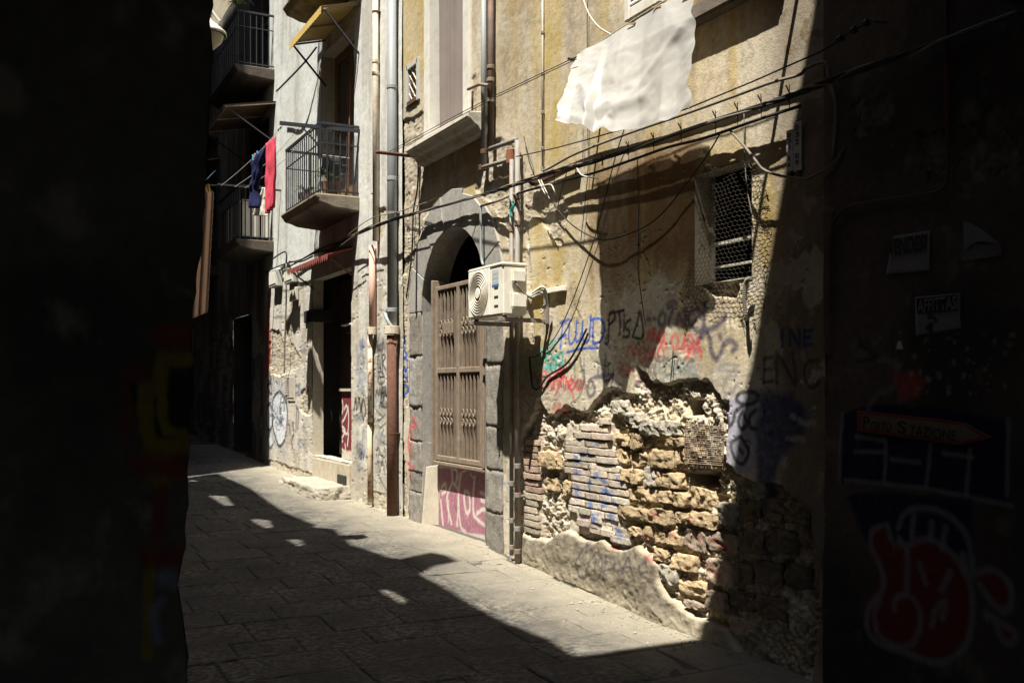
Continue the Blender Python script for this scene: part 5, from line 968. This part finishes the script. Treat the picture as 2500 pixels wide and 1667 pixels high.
for j, row in enumerate(G):
    for i, p in enumerate(row):
        u, v = i / 120, j / 80; amp = min(1, v * 3)
        wob = .03 * mnoise.noise(Vector((u * 4, v * 4, 3)))
        f = ridge(u + wob, v, .75, .0, .55, .62, .045, .07) + ridge(u + wob, v, .78, .02, .95, .5, .07, .03) + ridge(u + wob, v, .12, .0, .05, .8, .05, .06)
        f += ridge(u, v + wob, .16, .55, .30, .80, .06, .09) + ridge(u, v + wob, .30, .80, .62, .74, .06, .10) - ridge(u, v + wob, .28, .62, .55, .62, .12, .03) + ridge(u, v + wob, .9, .3, .45, .85, .03, .05) + ridge(u, v, .05, .9, .4, .98, .05, .05)
        f += ridge(u, v, .45, .1, .42, .55, .02, .02) - ridge(u + wob, v, .30, .1, .2, .5, .07, .03)
        f *= .2; f += .05 * math.sin(u * 5 + 1) * v + .016 * math.sin((u * .8 + v * .35) * 19) * amp * (.3 + .7 * u) * (1 - .5 * v)
        q = mnoise.noise(Vector((u * 3, v * 3, 1))) * .03 + abs(mnoise.noise(Vector((u * 9 + v * 5, v * 7, 4)))) * .022 * (.4 + v) + abs(mnoise.noise(Vector((u * 24 + v * 9, v * 18, 2)))) * .007
        p.y += f + .3 * q * (.25 + .75 * amp); p.z += .006 * mnoise.noise(Vector((u * 16, v * 16, 9))) + .05 * mnoise.noise(Vector((u * 11, 4, 2))) * v ** 3; p.x += .05 * mnoise.noise(Vector((v * 7, 8, 2))) * (abs(u - .5) * 2) ** 4
sh = MB().grid(G).build('plastic_sheet', M_FILM, smooth=True); tag(sh, 'crumpled translucent white plastic sheet pegged to a line under the shuttered window', 'plastic sheet')
t = thing('clothesline', W(1600, 0, .5), 'clothesline on iron arms carrying the plastic sheet', 'clothesline')
MB().tube([(7.05, -4.24, 4.40), (6.2, -4.24, 4.435), (4.75, -4.24, 4.46)], .004, 5).build('line', M_WHITECABLE, t); MB().tube([(4.75, -4.6, 4.46), (4.75, -3.8, 4.46)], .018, 8).build('arm', M_DARKIRON, t); MB().tube([(7.05, -4.6, 4.40), (7.05, -4.2, 4.40)], .014, 8).build('arm', M_DARKIRON, t)
for k, (x, y) in enumerate([(770, 155), (935, 48), (1125, -25)]):
    p = W(*cE(x, y), .37); b = MB(); b.bar(p + Vector((.05, .02, .012)), p + Vector((-.045, .012, -.01)), .008, .012); b.bar(p + Vector((.05, -.012, -.004)), p + Vector((-.045, .004, -.004)), .008, .012)
    tag(b.build('clothes_peg', M_PEG), ['wooden clothes peg at the left of the plastic sheet', 'wooden clothes peg beside the shutter on the plastic sheet', 'wooden clothes peg at the right top of the plastic sheet'][k], 'clothes peg')

# ---- chicken wire over the small window
def inwire(x, y):
    P = [(235, 130), (290, 110), (400, 120), (560, 85), (660, 70), (740, 60), (790, 180), (800, 300), (830, 480), (835, 700), (820, 1000), (815, 1200), (795, 1300), (790, 1430), (700, 1400), (640, 1435), (600, 1400), (560, 1360), (500, 1350), (440, 1400), (410, 1450), (380, 1370), (300, 1410), (250, 1340), (200, 1345), (130, 1400), (65, 1450), (55, 1300), (50, 1100), (75, 1030), (200, 880), (215, 480), (225, 260)]
    n = len(P); ins = False
    for i in range(n):
        x0, y0 = P[i]; x1, y1 = P[(i + 1) % n]
        if (y < y0) != (y < y1) and x < (x1 - x0) * (y - y0) / (y1 - y0) + x0: ins = not ins
    return ins
b = MB(); hx, hz = .047, .030; seen = 0
for r_ in range(-2, 60):
    for c_ in range(-2, 46):
        s = 4.85 + c_ * hx + (hx / 2 if r_ % 2 else 0); z = 1.85 + r_ * hz
        def warp(s_, z_):
            o = .022 + .022 * mnoise.noise(Vector((s_ * 4, z_ * 4, 2)))
            if CHK[0] < s_ < CHK[1] and CHK[2] < z_ < CHK[3]: o += .004
            return Vector((s_ + .02 * mnoise.noise(Vector((s_ * 6, z_ * 6, 7))), o - WP, z_ + .018 * mnoise.noise(Vector((s_ * 6, z_ * 6, 17)))))
        Pn = [(s, z + hz * .34), (s, z - hz * .34), (s + hx / 2, z - hz * .66), (s - hx / 2, z - hz * .66)]
        p = warp(s, z); X_ = p.y * 0 - (p.x * SA) + (WP - (p.y + WP)) * CA; Zc = (WP - (p.y + WP)) * SA + p.x * CA
        px, py = 1250 + FOC * X_ / Zc, HZ - FOC * (p.z - EYE) / Zc
        if not inwire((px - 1650) * 3.648, (py - 370) * 3.648): continue
        a = [warp(*q) for q in Pn]; rr = .0014
        for i, j in ((0, 1), (1, 2), (1, 3)): b.tube([a[i], a[j]], rr, 3, False)
t = thing('wire_netting', (5.5, -WP, 1.9), 'rusty hexagonal chicken wire nailed loosely over the small open window', 'wire netting')
b.build('netting', mat('old_galvanised_wire', (.035, .028, .022), rough=.75, var=.3, bump=0), t)
b = MB(); r9 = random.Random(2)
for x, y in [(760, 380), (800, 260), (830, 490), (800, 1160), (235, 830), (255, 600), (270, 180), (640, 100), (580, 1390), (70, 1430), (780, 1400), (600, 1340), (690, 1380), (820, 1040), (230, 1240)]:
    p = W(*cL(x, y), .03)
    for k in range(5): q = p + Vector((r9.uniform(-.05, .05), r9.uniform(0, .03), r9.uniform(-.05, .05))); b.tube([p, q, q + Vector((r9.uniform(-.03, .03), 0, r9.uniform(-.03, .03)))], .0022, 3)
b.build('twisted_ends', M_CABLE, t)
t = thing('corrugated_hose', W(1818, 770, .05), 'corrugated grey hose hanging out of the netted window, with a dark nozzle', 'hose')
P = smooth_path(wp(cL, [(670, 1130), (635, 1140), (615, 1190), (610, 1300), (615, 1400), (625, 1480)], .07), 12)
MB().tube(P, [.015 if i % 2 else .0105 for i in range(len(P))], 8).build('corrugated_tube', M_GREYCABLE, t); MB().tube(wp(cL, [(632, 1460), (634, 1510), (628, 1568)], .065), [.017, .015, .002], 8).build('nozzle', M_CABLE, t)
# woven metal mesh over the hole in the tuff
t = thing('mesh_panel', W(*cG(1075, 530), .03), 'rusty woven metal mesh panel fixed over a hole in the tuff stones', 'mesh')
def mg(u, v): 
    a = W(*cG(972, 300), .05).lerp(W(*cG(1180, 318), .05), u); c = W(*cG(966, 515), .03).lerp(W(*cG(1178, 528), .03), u); p = a.lerp(c, v); p.y += .015 * mnoise.noise(Vector((u * 4, v * 4, 3))); p.x += .006 * mnoise.noise(Vector((u * 9, v * 9, 5))); return p
b = MB()
for k in range(27): b.tube([mg(k / 26, v) for v in np.linspace(0 if k % 3 else -.05, 1.0 + .14 * r9.random(), 16)], .0026, 4, False)
for k in range(20): b.tube([mg(u, k / 19) + Vector((0, .003, 0)) for u in np.linspace(0, 1, 16)], .004 if k % 2 else .0028, 4, False)
b.build('woven_wire', mat('brown_mesh_wire', (.16, .12, .085), rough=.7, var=.3, bump=0), t)

# ---- number plates
for k, (x0, x1, y0, y1, chars, lab) in enumerate([(1762, 1805, 838, 1092, ['0', '3', '2', '', '1', '6'], 'white plate reading 032 16 in stacked black digits, left of a pair'), (1808, 1858, 790, 1086, ['0', '3', '2', '', '0', '9'], 'white plate reading 032 09 in stacked black digits, right of a pair')]):
    t = thing('number_plate', W(*cE((x0 + x1) / 2, y1), .01), lab, 'number plate'); sa, zt = SZ(*cE(x0, y0)); sb, zb = SZ(*cE(x1, y1))
    MB().wbox(sb, sa, .006, .018, zb, zt).build('plate', mat('white_plate', (.42, .42, .41), rough=.6, var=.1), t, bevel=.003)
    n = 6; yy = zt - .02; hgt = (zt - zb - .04) / 6.1
    for i, ch in enumerate(chars):
        z1 = yy - i * hgt; z0 = z1 - hgt * .8; m_ = (sa + sb) / 2; hw = abs(sa - sb) * (.24 if ch != '1' else .12)
        if ch: text_mesh(ch, [(m_ + hw, .018 - WP, z1), (m_ - hw, .018 - WP, z1), (m_ - hw, .018 - WP, z0), (m_ + hw, .018 - WP, z0)], 'digit', M_INK, t, bold=.02, off=.003)
    MB().wbox((sa + sb) / 2 - .012, (sa + sb) / 2 + .012, .0, .022, zb - .03, zb).build('hook', M_RUST, t)

# ---- posters and the arrow sign on the shaded wall
def poster(c, quad, label, off=.012, curl=None, name='poster'):
    t = thing(name, W(*c(*quad[3]), off), label, 'poster'); q = wp(c, quad, off); G = []
    for j in range(13):
        v = j / 12; row = []
        for i in range(13):
            u = i / 12; p = (q[0].lerp(q[1], u)).lerp(q[3].lerp(q[2], u), v); p.y += .005 * mnoise.noise(Vector((u * 4, v * 4, quad[0][0]))) + (curl(u, v) if curl else 0); row.append(p)
        G.append(row)
    MB().grid(G).build('sheet', M_PAPER, t, smooth=True, solid=.0015); return t
q = [(650, 1130), (825, 1103), (822, 1295), (612, 1313)]; t = poster(cH, q, 'torn pale poster with VENDESI in tall dark letters', curl=lambda u, v: .02 * max(0, u - .8) * max(0, v - .3))
text_mesh('VENDESI', wp(cH, [(625, 1145), (812, 1120), (806, 1200), (625, 1230)], .018), 'lettering', M_INK, t, bold=.03, off=.004)
q = [(752, 1422), (968, 1402), (972, 1600), (758, 1590)]; t = poster(cH, [(752, 1422), (968, 1402), (970, 1570), (757, 1606)], 'pale poster with AFFITTASI on a dark band, below the VENDESI poster')
MB().prism(wp(cH, [(760, 1428), (962, 1408), (962, 1484), (762, 1500)], .0175), (0, .0012, 0)).build('dark_band', M_INK, t)
text_mesh('AFFITTASI', wp(cH, [(765, 1434), (962, 1412), (962, 1480), (765, 1496)], .0195), 'lettering', M_PAPER, t, bold=.02, off=.003)
t = thing('poster', W(*cH(1000, 1250), .01), 'torn triangular remnant of a poster, folded over, farthest right on the dark wall', 'poster')
MB().prism(wp(cH, [(985, 1060), (1020, 1068), (1090, 1110), (1155, 1165), (1060, 1155), (1020, 1170), (990, 1200)], .02), (0, .003, 0)).build('folded_flap', M_PAPER, t)
MB().prism(wp(cH, [(978, 1062), (988, 1205), (1030, 1168), (1160, 1165), (1168, 1222), (1060, 1238), (975, 1250)], .01), (0, .002, 0)).build('sheet', mat('grey_paper', (.12, .115, .12), rough=.9), t)
t = thing('arrow_sign', W(*cI(640, 480), .01), 'red edged cream arrow sign reading PORTO STAZIONE on the dark wall', 'sign')
o_ = [(445, 365), (760, 398), (922, 420), (1038, 485), (905, 518), (760, 498), (445, 456)]; i_ = [(462, 383), (760, 412), (915, 434), (985, 480), (900, 502), (760, 484), (462, 442)]
MB().prism(wp(cI, o_, .006), (0, .014, 0)).build('board', M_REDPAINT, t, bevel=.002); MB().prism(wp(cI, i_, .0205), (0, .002, 0)).build('face', M_SIGNCREAM, t)
for txt, qq in (('P', [(468, 388), (496, 392), (493, 448), (465, 442)]), ('ORTO', [(500, 412), (592, 420), (590, 460), (497, 450)]), ('S', [(618, 410), (662, 415), (655, 470), (614, 462)]), ('TAZIONE', [(672, 428), (880, 455), (878, 500), (668, 476)])):
    text_mesh(txt, wp(cI, qq, .0228), 'lettering', M_INK, t, bold=.012, off=.002)

# ---- yellow awning over the balcony door, and its shaded twin
def awning(s0, s1, off, zw, zf, m, label, name='awning'):
    t = thing(name, ((s0 + s1) / 2, -WP, zf - .2), label, 'awning')
    n = 28; G = []
    for j in range(n + 1):
        s = s0 + (s1 - s0) * j / n; dz_ = .012 * math.sin(j * math.pi); dz_ = .012 * (j % 2); G.append([Vector((s, o - WP, z + dz_)) for o, z in ((0, zw), (off, zf), (off + .02, zf - .01), (off + .025, zf - .12))])
    MB().grid(G).build('sheet', m, t, solid=.006)
    b = MB()
    for s in (s0 + .02, (s0 + s1) / 2, s1 - .02): b.bar((s, -WP, zw - .03), (s, off - WP, zf - .03), .025)
    b.bar((s0, off - WP - .03, zf - .035), (s1, off - WP - .03, zf - .035), .025); b.build('frame', M_RUSTPAINT, t)
    for s in (s0 + .02, s1 - .02): MB().bar((s, off - .04 - WP, zf - .04), (s, -WP, zf - .60), .025).build('strut', M_DARKIRON, t)
    return t
awning(13.55, 15.25, .56, 7.22, 7.06, M_YELLOW, 'yellow corrugated awning over the tall brown balcony door')
M_SHADETIN = mat('shaded_brown_tin', (.10, .065, .035), rough=.7, var=.3)  # awning sheet with the shade put into its colour
awning(18.4, 20.5, .95, 7.05, 6.86, M_SHADETIN, 'dark shaded awning beneath the upper shaded balcony')
awning(23.6, 26.0, .8, 7.1, 6.9, M_SHADETIN, 'most distant awning in the dark end of the alley')
# red scalloped hood over the ground floor door
t = thing('door_hood', (14.9, -WP, 3.5), 'dark red tin hood with scalloped edge over the dark doorway', 'awning')
sA, zA = 13.75, 3.62; sB = 16.0
MB().prism([Vector((sA, o - WP, z)) for o, z in ((0, 3.72), (.42, 3.60), (.42, 3.585), (0, 3.70))], (sB - sA, 0, 0)).build('tin_roof', M_REDPAINT, t)
b = MB(); n = 22
for k in range(n):
    a = sA + (sB - sA) * k / n; c = sA + (sB - sA) * (k + 1) / n; b.prism([Vector((a, .42 - WP, 3.6)), Vector((a + .01, .42 - WP, 3.55)), Vector(((a + c) / 2, .42 - WP, 3.50)), Vector((c - .01, .42 - WP, 3.55)), Vector((c, .42 - WP, 3.6))], (0, .006, 0))
b.build('scalloped_edge', mat('faded_red_tin', (.24, .07, .06), rough=.7, var=.25), t)
for s in (sA + .1, sB - .1): MB().bar((s, .4 - WP, 3.58), (s, -WP, 3.3), .02).build('strut', M_RUST, t)
# meter boxes and cables left of that door
for x0, x1, y0, y1, dep, lab in [(575, 612, 340, 415, .14, 'grey electricity box hung from cables on the pale wall, left of a pair'), (648, 690, 342, 395, .12, 'white electricity box hung from cables by the door hood, right of a pair')]:
    sa, zt = SZ(*cB(x0, y0)); sb, zb = SZ(*cB(x1, y1)); t = thing('meter_box', W(*cB((x0 + x1) / 2, y1)), lab, 'meter box')
    MB().wbox(sb, sa, 0.015, dep, zb, zt).build('case', M_GREYBOX, t, bevel=.015); MB().wbox(sb + .03, sa - .03, dep, dep + .01, zb + .05, zt - .03).build('door', M_WHITEPL, t, bevel=.004)
sa, zt = SZ(*cB(660, 430)); sb, zb = SZ(*cB(692, 485)); tag(MB().wbox(sb, sa, .01, .07, zb, zt).build('wall_box', M_MARBLE, bevel=.01), 'small stone coloured box on the pale wall below the white electricity box', 'box')
sa, zt = SZ(*cK(262, 390)); sb, zb = SZ(*cK(325, 625)); t = thing('utility_door', W(*cK(290, 625)), 'pale narrow utility hatch above black and white graffiti', 'hatch')
MB().wbox(sb, sa, .01, .03, zb, zt).build('frame', M_MARBLE, t, bevel=.005); MB().wbox(sb + .05, sa - .03, .03, .04, zb + .06, zt - .06).build('door', mat('beige_hatch', (.42, .38, .33), rough=.7, var=.1), t, bevel=.004)
for k, l in enumerate([[(520, 345), (560, 325), (625, 300), (700, 280), (790, 240), (960, 215)], [(520, 355), (600, 330), (650, 310), (720, 270), (800, 225), (930, 180)], [(550, 280), (620, 240), (625, 300)], [(625, 300), (625, 480), (618, 700), (615, 860)], [(640, 290), (700, 290), (760, 262)]]):
    cable('wall_cable', wp(cB, l, .06 + .02 * k), .014, M_CABLE if k != 3 else M_GREYCABLE, ['black cable running under the door hood to the meter boxes', 'second black cable above the first, rising towards the doorway', 'bent cable joint above the grey electricity box', 'grey conduit dropping from the meter boxes to the hatch', 'short cable along the edge of the red hood'][k], 'cable')
t = thing('wall_light', W(*cB(955, 640), .1), 'small black box and pale lamp in the dark doorway', 'lamp')
MB().wbox(13.93, 14.3, -.2, -.02, SZ(*cB(955, 650))[1], SZ(*cB(955, 610))[1]).build('housing', M_DARKIRON, t, bevel=.01); MB().wbox(13.93, 14.4, -.1, .02, SZ(*cB(955, 612))[1], SZ(*cB(955, 604))[1]).build('lamp_shade', M_WHITEPL, t, bevel=.005)
tag(MB().wbox(15.9, 16.35, -.3, .05, SZ(*cB(745, 602))[1], SZ(*cB(745, 540))[1]).build('shop_sign', M_DARKIRON, bevel=.01), 'black box sign on the left jamb of the dark doorway', 'sign')
# ---- laundry
bar_z = SZ(690, 296, 1.1)[1]
t = thing('laundry_arm', (13.55, -WP + .6, 5.36), 'black iron laundry arm fixed across the sunlit balcony rail', 'clothesline')
MB().bar((13.56, -WP + .0, 5.36), (13.66, -WP + 1.14, 5.36), .035, .05).build('arm', M_DARKIRON, t); MB().bar((13.6, -WP + .60, 5.1), (13.63, -WP + .85, 5.35), .02).build('strut', M_DARKIRON, t)
MB().bar((18.0, -WP, 5.30), (17.95, -WP + 1.16, 5.30), .03).build('far_arm', M_DARKIRON, t)
LN = []
for k, o in enumerate((1.10, .86, .68)):
    P = [Vector((13.66, o - WP, 5.33)), Vector((15, o - WP, 5.26 - .02 * k)), Vector((16.5, o - WP, 5.25 - .02 * k)), Vector((17.95, o - WP, 5.28))]; MB().tube(smooth_path(P), .0045, 5).build('line', M_WHITECABLE, t)
    for q in (13.74, 13.86): MB().tube([(q, o - WP, 5.325), (q + .05, o - WP, 5.32)], .012, 6).build('insulator', M_DARKIRON, t)
def cloth(name, c, L, Rr, off, m, label, cat, folds=3, amp=.03, solid=.006, nu=24, nv=30, seed=1):
    Lp = [W(*c(x, y), off) for x, y in L]; Rp = [W(*c(x, y), off) for x, y in Rr]
    G = coons([Lp[0], Rp[0]], [Lp[-1], Rp[-1]], Lp, Rp, nu, nv)
    for j, r_ in enumerate(G):
        for i, p in enumerate(r_):
            u, v = i / nu, j / nv; p.y += amp * math.sin(u * math.pi * 2 * folds + seed + v) * (.4 + .6 * v) + mnoise.noise(Vector((u * 5, v * 5, seed))) * amp * .6; p.x += mnoise.noise(Vector((u * 3, v * 7, seed + 5))) * amp * .5
    return tag(MB().grid(G).build(name, m, smooth=True, solid=solid), label, cat)
cloth('towel', cA, [(628, 880), (632, 1000), (630, 1150), (632, 1310)], [(688, 830), (686, 1000), (682, 1150), (678, 1262)], 1.12, M_CLOTHRED, 'rose red towel hanging from the laundry line in the sun', 'towel')
cloth('trousers', cA, [(542, 975), (540, 1080), (533, 1180), (530, 1275)], [(630, 898), (598, 1030), (574, 1150), (572, 1275)], 1.12, M_CLOTHNAVY, 'navy blue trousers pegged beside the rose towel', 'trousers', 2, .05, .03, seed=3)
cloth('cloth', cA, [(600, 1150), (570, 1250), (545, 1320)], [(632, 1150), (630, 1250), (630, 1325)], .7, M_CLOTHWHITE, 'thin white cloth hanging behind the navy trousers', 'cloth', 2, .03, seed=5)
for k, (x, y) in enumerate([(545, 962), (558, 955), (572, 940)]): tag(MB().bar(W(*cA(x, y - 14), 1.13), W(*cA(x + 2, y + 22), 1.13), .02, .02).build('clothes_peg', M_PEGBLUE if k != 1 else mat('orange_peg', (.5, .22, .04), bump=0)), ['pale blue peg leftmost on the navy trousers', 'orange peg on the navy trousers', 'blue peg nearest the waist of the navy trousers'][k], 'clothes peg')
t = thing('clothesline', (7.6, -1.4, 3.0), 'short shaded clothesline holding the scalloped curtain at left', 'clothesline')
CP = lambda px, py, Zd: Vector((Zd * (CA - (px - 1250) / FOC * SA), -Zd * ((px - 1250) / FOC * CA + SA), EYE + (HZ - py) / FOC * Zd))
MB().tube([CP(440, 455, 7.0), CP(530, 452, 8.4)], .006, 5).build('line', M_CABLE, t); MB().tube([CP(440, 455, 7.0), CP(380, 450, 7.0), CP(340, 448, 6.8)], .014, 6).build('arm', M_DARKIRON, t)
G = []
for j in range(41):
    row = []
    for i in range(25):
        u, v = i / 24, j / 40; x = (462 + (511 - 462) * u) if v < .05 else (462 - 10 * v) + (521 - 462 + 2 * v) * u
        if i == 24: x += 2.2 * abs(math.sin(j * 1.2))
        x -= (0 if u > .5 else 0); y = 455 + v * 315 - (1 - u) * 0 + 18 * (1 - u) * v - 8 * u * v
        Zd = 7 + .9 * u + .06 * math.sin(u * 22); row.append(CP(x - 8 * v, y, Zd))
    G.append(row)
tag(MB().grid(G).build('curtain', M_CLOTHPINK, smooth=True, solid=.006), 'pinkish beige curtain with scalloped edge hanging in shade at the alley mouth', 'curtain')
tag(MB().bar(CP(507, 450, 7.7), CP(509, 470, 7.7), .02).build('clothes_peg', mat('yellow_peg', (.5, .4, .05), bump=0)), 'yellow peg on the scalloped curtain', 'clothes peg')
# ---- hanging street lamp
t = thing('street_lamp', CP(505, 60, 9), 'white enamel dish street lamp on a curved arm at the top left', 'street lamp')
c = CP(505, 78, 9); prof = [(.03, .16), (.05, .10), (.10, .06), (.17, .0), (.175, -.03)]; n = 24
MB().grid([[c + Vector((r_ * math.cos(a), r_ * math.sin(a), h)) for r_, h in prof] for a in np.linspace(0, 2 * math.pi, n + 1)]).build('dish', M_ENAMEL, t, smooth=True, solid=.004)
MB().grid([[c + Vector((r_ * math.cos(a), r_ * math.sin(a), h)) for r_, h in ((.15, -.03), (.13, -.09), (.07, -.15), (.0, -.17))] for a in np.linspace(0, 2 * math.pi, n + 1)]).build('glass_bowl', mat('frosted_bowl', (.42, .38, .30), rough=.3, bump=0), t, smooth=True)
MB().tube([c + Vector((0, 0, .14)), c + Vector((0, 0, .30))], .05, 12).build('socket', M_ENAMEL, t, bevel=.006)
MB().tube(smooth_path([c + Vector((0, 0, .3)), c + Vector((0, 0, .45)), c + Vector((-.1, .25, .6)), c + Vector((-.3, .75, .55)), c + Vector((-.5, 1.45, .4))]), .022, 8).build('arm', M_WHITEPL, t, smooth=True)
MB().tube(smooth_path([CP(512, 0, 9), CP(520, 30, 9), CP(538, 55, 9)]), .014, 6).build('cable', M_WHITECABLE, t, smooth=True)
# ---- balcony plants and clutter
def spider_plant(loc, label, n=46, r=.35, h=.3, seed=1, name='potted_plant', pot=True):
    t = thing(name, loc, label, 'plant'); rr = random.Random(seed)
    if pot: MB().tube([loc, loc + Vector((0, 0, .02)), loc + Vector((0, 0, .20)), loc + Vector((0, 0, .24))], [.09, .10, .13, .14], 14).build('pot', M_POT, t, smooth=False)
    c = loc + Vector((0, 0, .22))
    for k in range(n):
        a = rr.uniform(0, 6.28); L = rr.uniform(.6, 1.1); d = Vector((math.cos(a), math.sin(a), 0)); sd = Vector((-d.y, d.x, 0)); G = []
        for j in range(6):
            q = j / 5; p = c + d * r * L * q + Vector((0, 0, h * L * (1.9 * q - 1.7 * q * q * rr.uniform(.8, 1.2)))); wd = .011 * (1 - q) + .001; G.append([p - sd * wd, p + Vector((0, 0, .004)), p + sd * wd])
        MB().grid(G).build('leaf', M_LEAF, t, smooth=True)
    return t
spider_plant(Vector((13.95, -WP + .33, 4.42)), 'spider plant in a clay pot on the sunlit balcony', 60, .30, .34, 3)
spider_plant(Vector((14.9, -WP + .40, 4.42)), 'second smaller plant behind the sunlit balcony railing', 30, .25, .22, 5)
t = spider_plant(W(578, 45, .66), 'dark trailing plant on the rail of the shaded upper balcony', 40, .3, .25, 9, pot=False)
t = thing('drying_rack', (13.9, -WP + .3, 4.9), 'dark socks and cloths drying on a small white rack behind the balcony bars', 'drying rack')
MB().tube([(13.75, -WP + .1, 5.0), (13.75, -WP + .5, 5.0)], .008, 6).build('rail', M_WHITEPL, t)
for k in range(4):
    y = -WP + .13 + k * .1; G = [[Vector((13.76 + .03 * math.sin(v * 6 + k), y + u * .08, 5.0 - v * (.22 + .05 * (k % 2)))) for u in np.linspace(0, 1, 5)] for v in np.linspace(0, 1, 8)]; MB().grid(G).build('sock', M_CABLE if k % 2 else M_INK, t, smooth=True, solid=.01)
for k in range(2): tag(MB().tube([(13.95 + .1 * k, -WP + .06, 4.45), (13.92 + .1 * k, -WP + .03, 6.25 - .1 * k)], .010, 7).build('bamboo_pole', mat('red_brown_pole', (.20, .085, .055), rough=.6, var=.3)), ['taller red brown pole leaning in the balcony doorway', 'shorter red brown pole leaning in the balcony doorway'][k], 'pole')
# ---- grit and small rubble at the foot of the wall
b = MB(); r9 = random.Random(12)
for k in range(900):
    s = r9.uniform(4.2, 17) if k % 3 else r9.uniform(5, 9); p = WP - abs(r9.gauss(0, .22)) - .03
    if s > 13.6 and s < 16.3: continue
    r_ = min(.02, abs(r9.gauss(.003, .006)) + .002); z = ground_z(s) + r_ * .4
    pts = [Vector((s + r_ * math.cos(a) * r9.uniform(.6, 1.3), -p + r_ * math.sin(a) * r9.uniform(.6, 1.3), z + r_ * r9.uniform(-.5, 0))) for a in (0, 1.6, 3.1, 4.7)]; top = Vector((s, -p, z + r_ * r9.uniform(.4, .9)))
    b.add(pts + [top], [(0, 1, 4), (1, 2, 4), (2, 3, 4), (3, 0, 4), (3, 2, 1, 0)])
tag(b.build('rubble', mat('pale_grit', (.26, .23, .18), var=.3, rough=.95, bump=0)), kind='stuff')
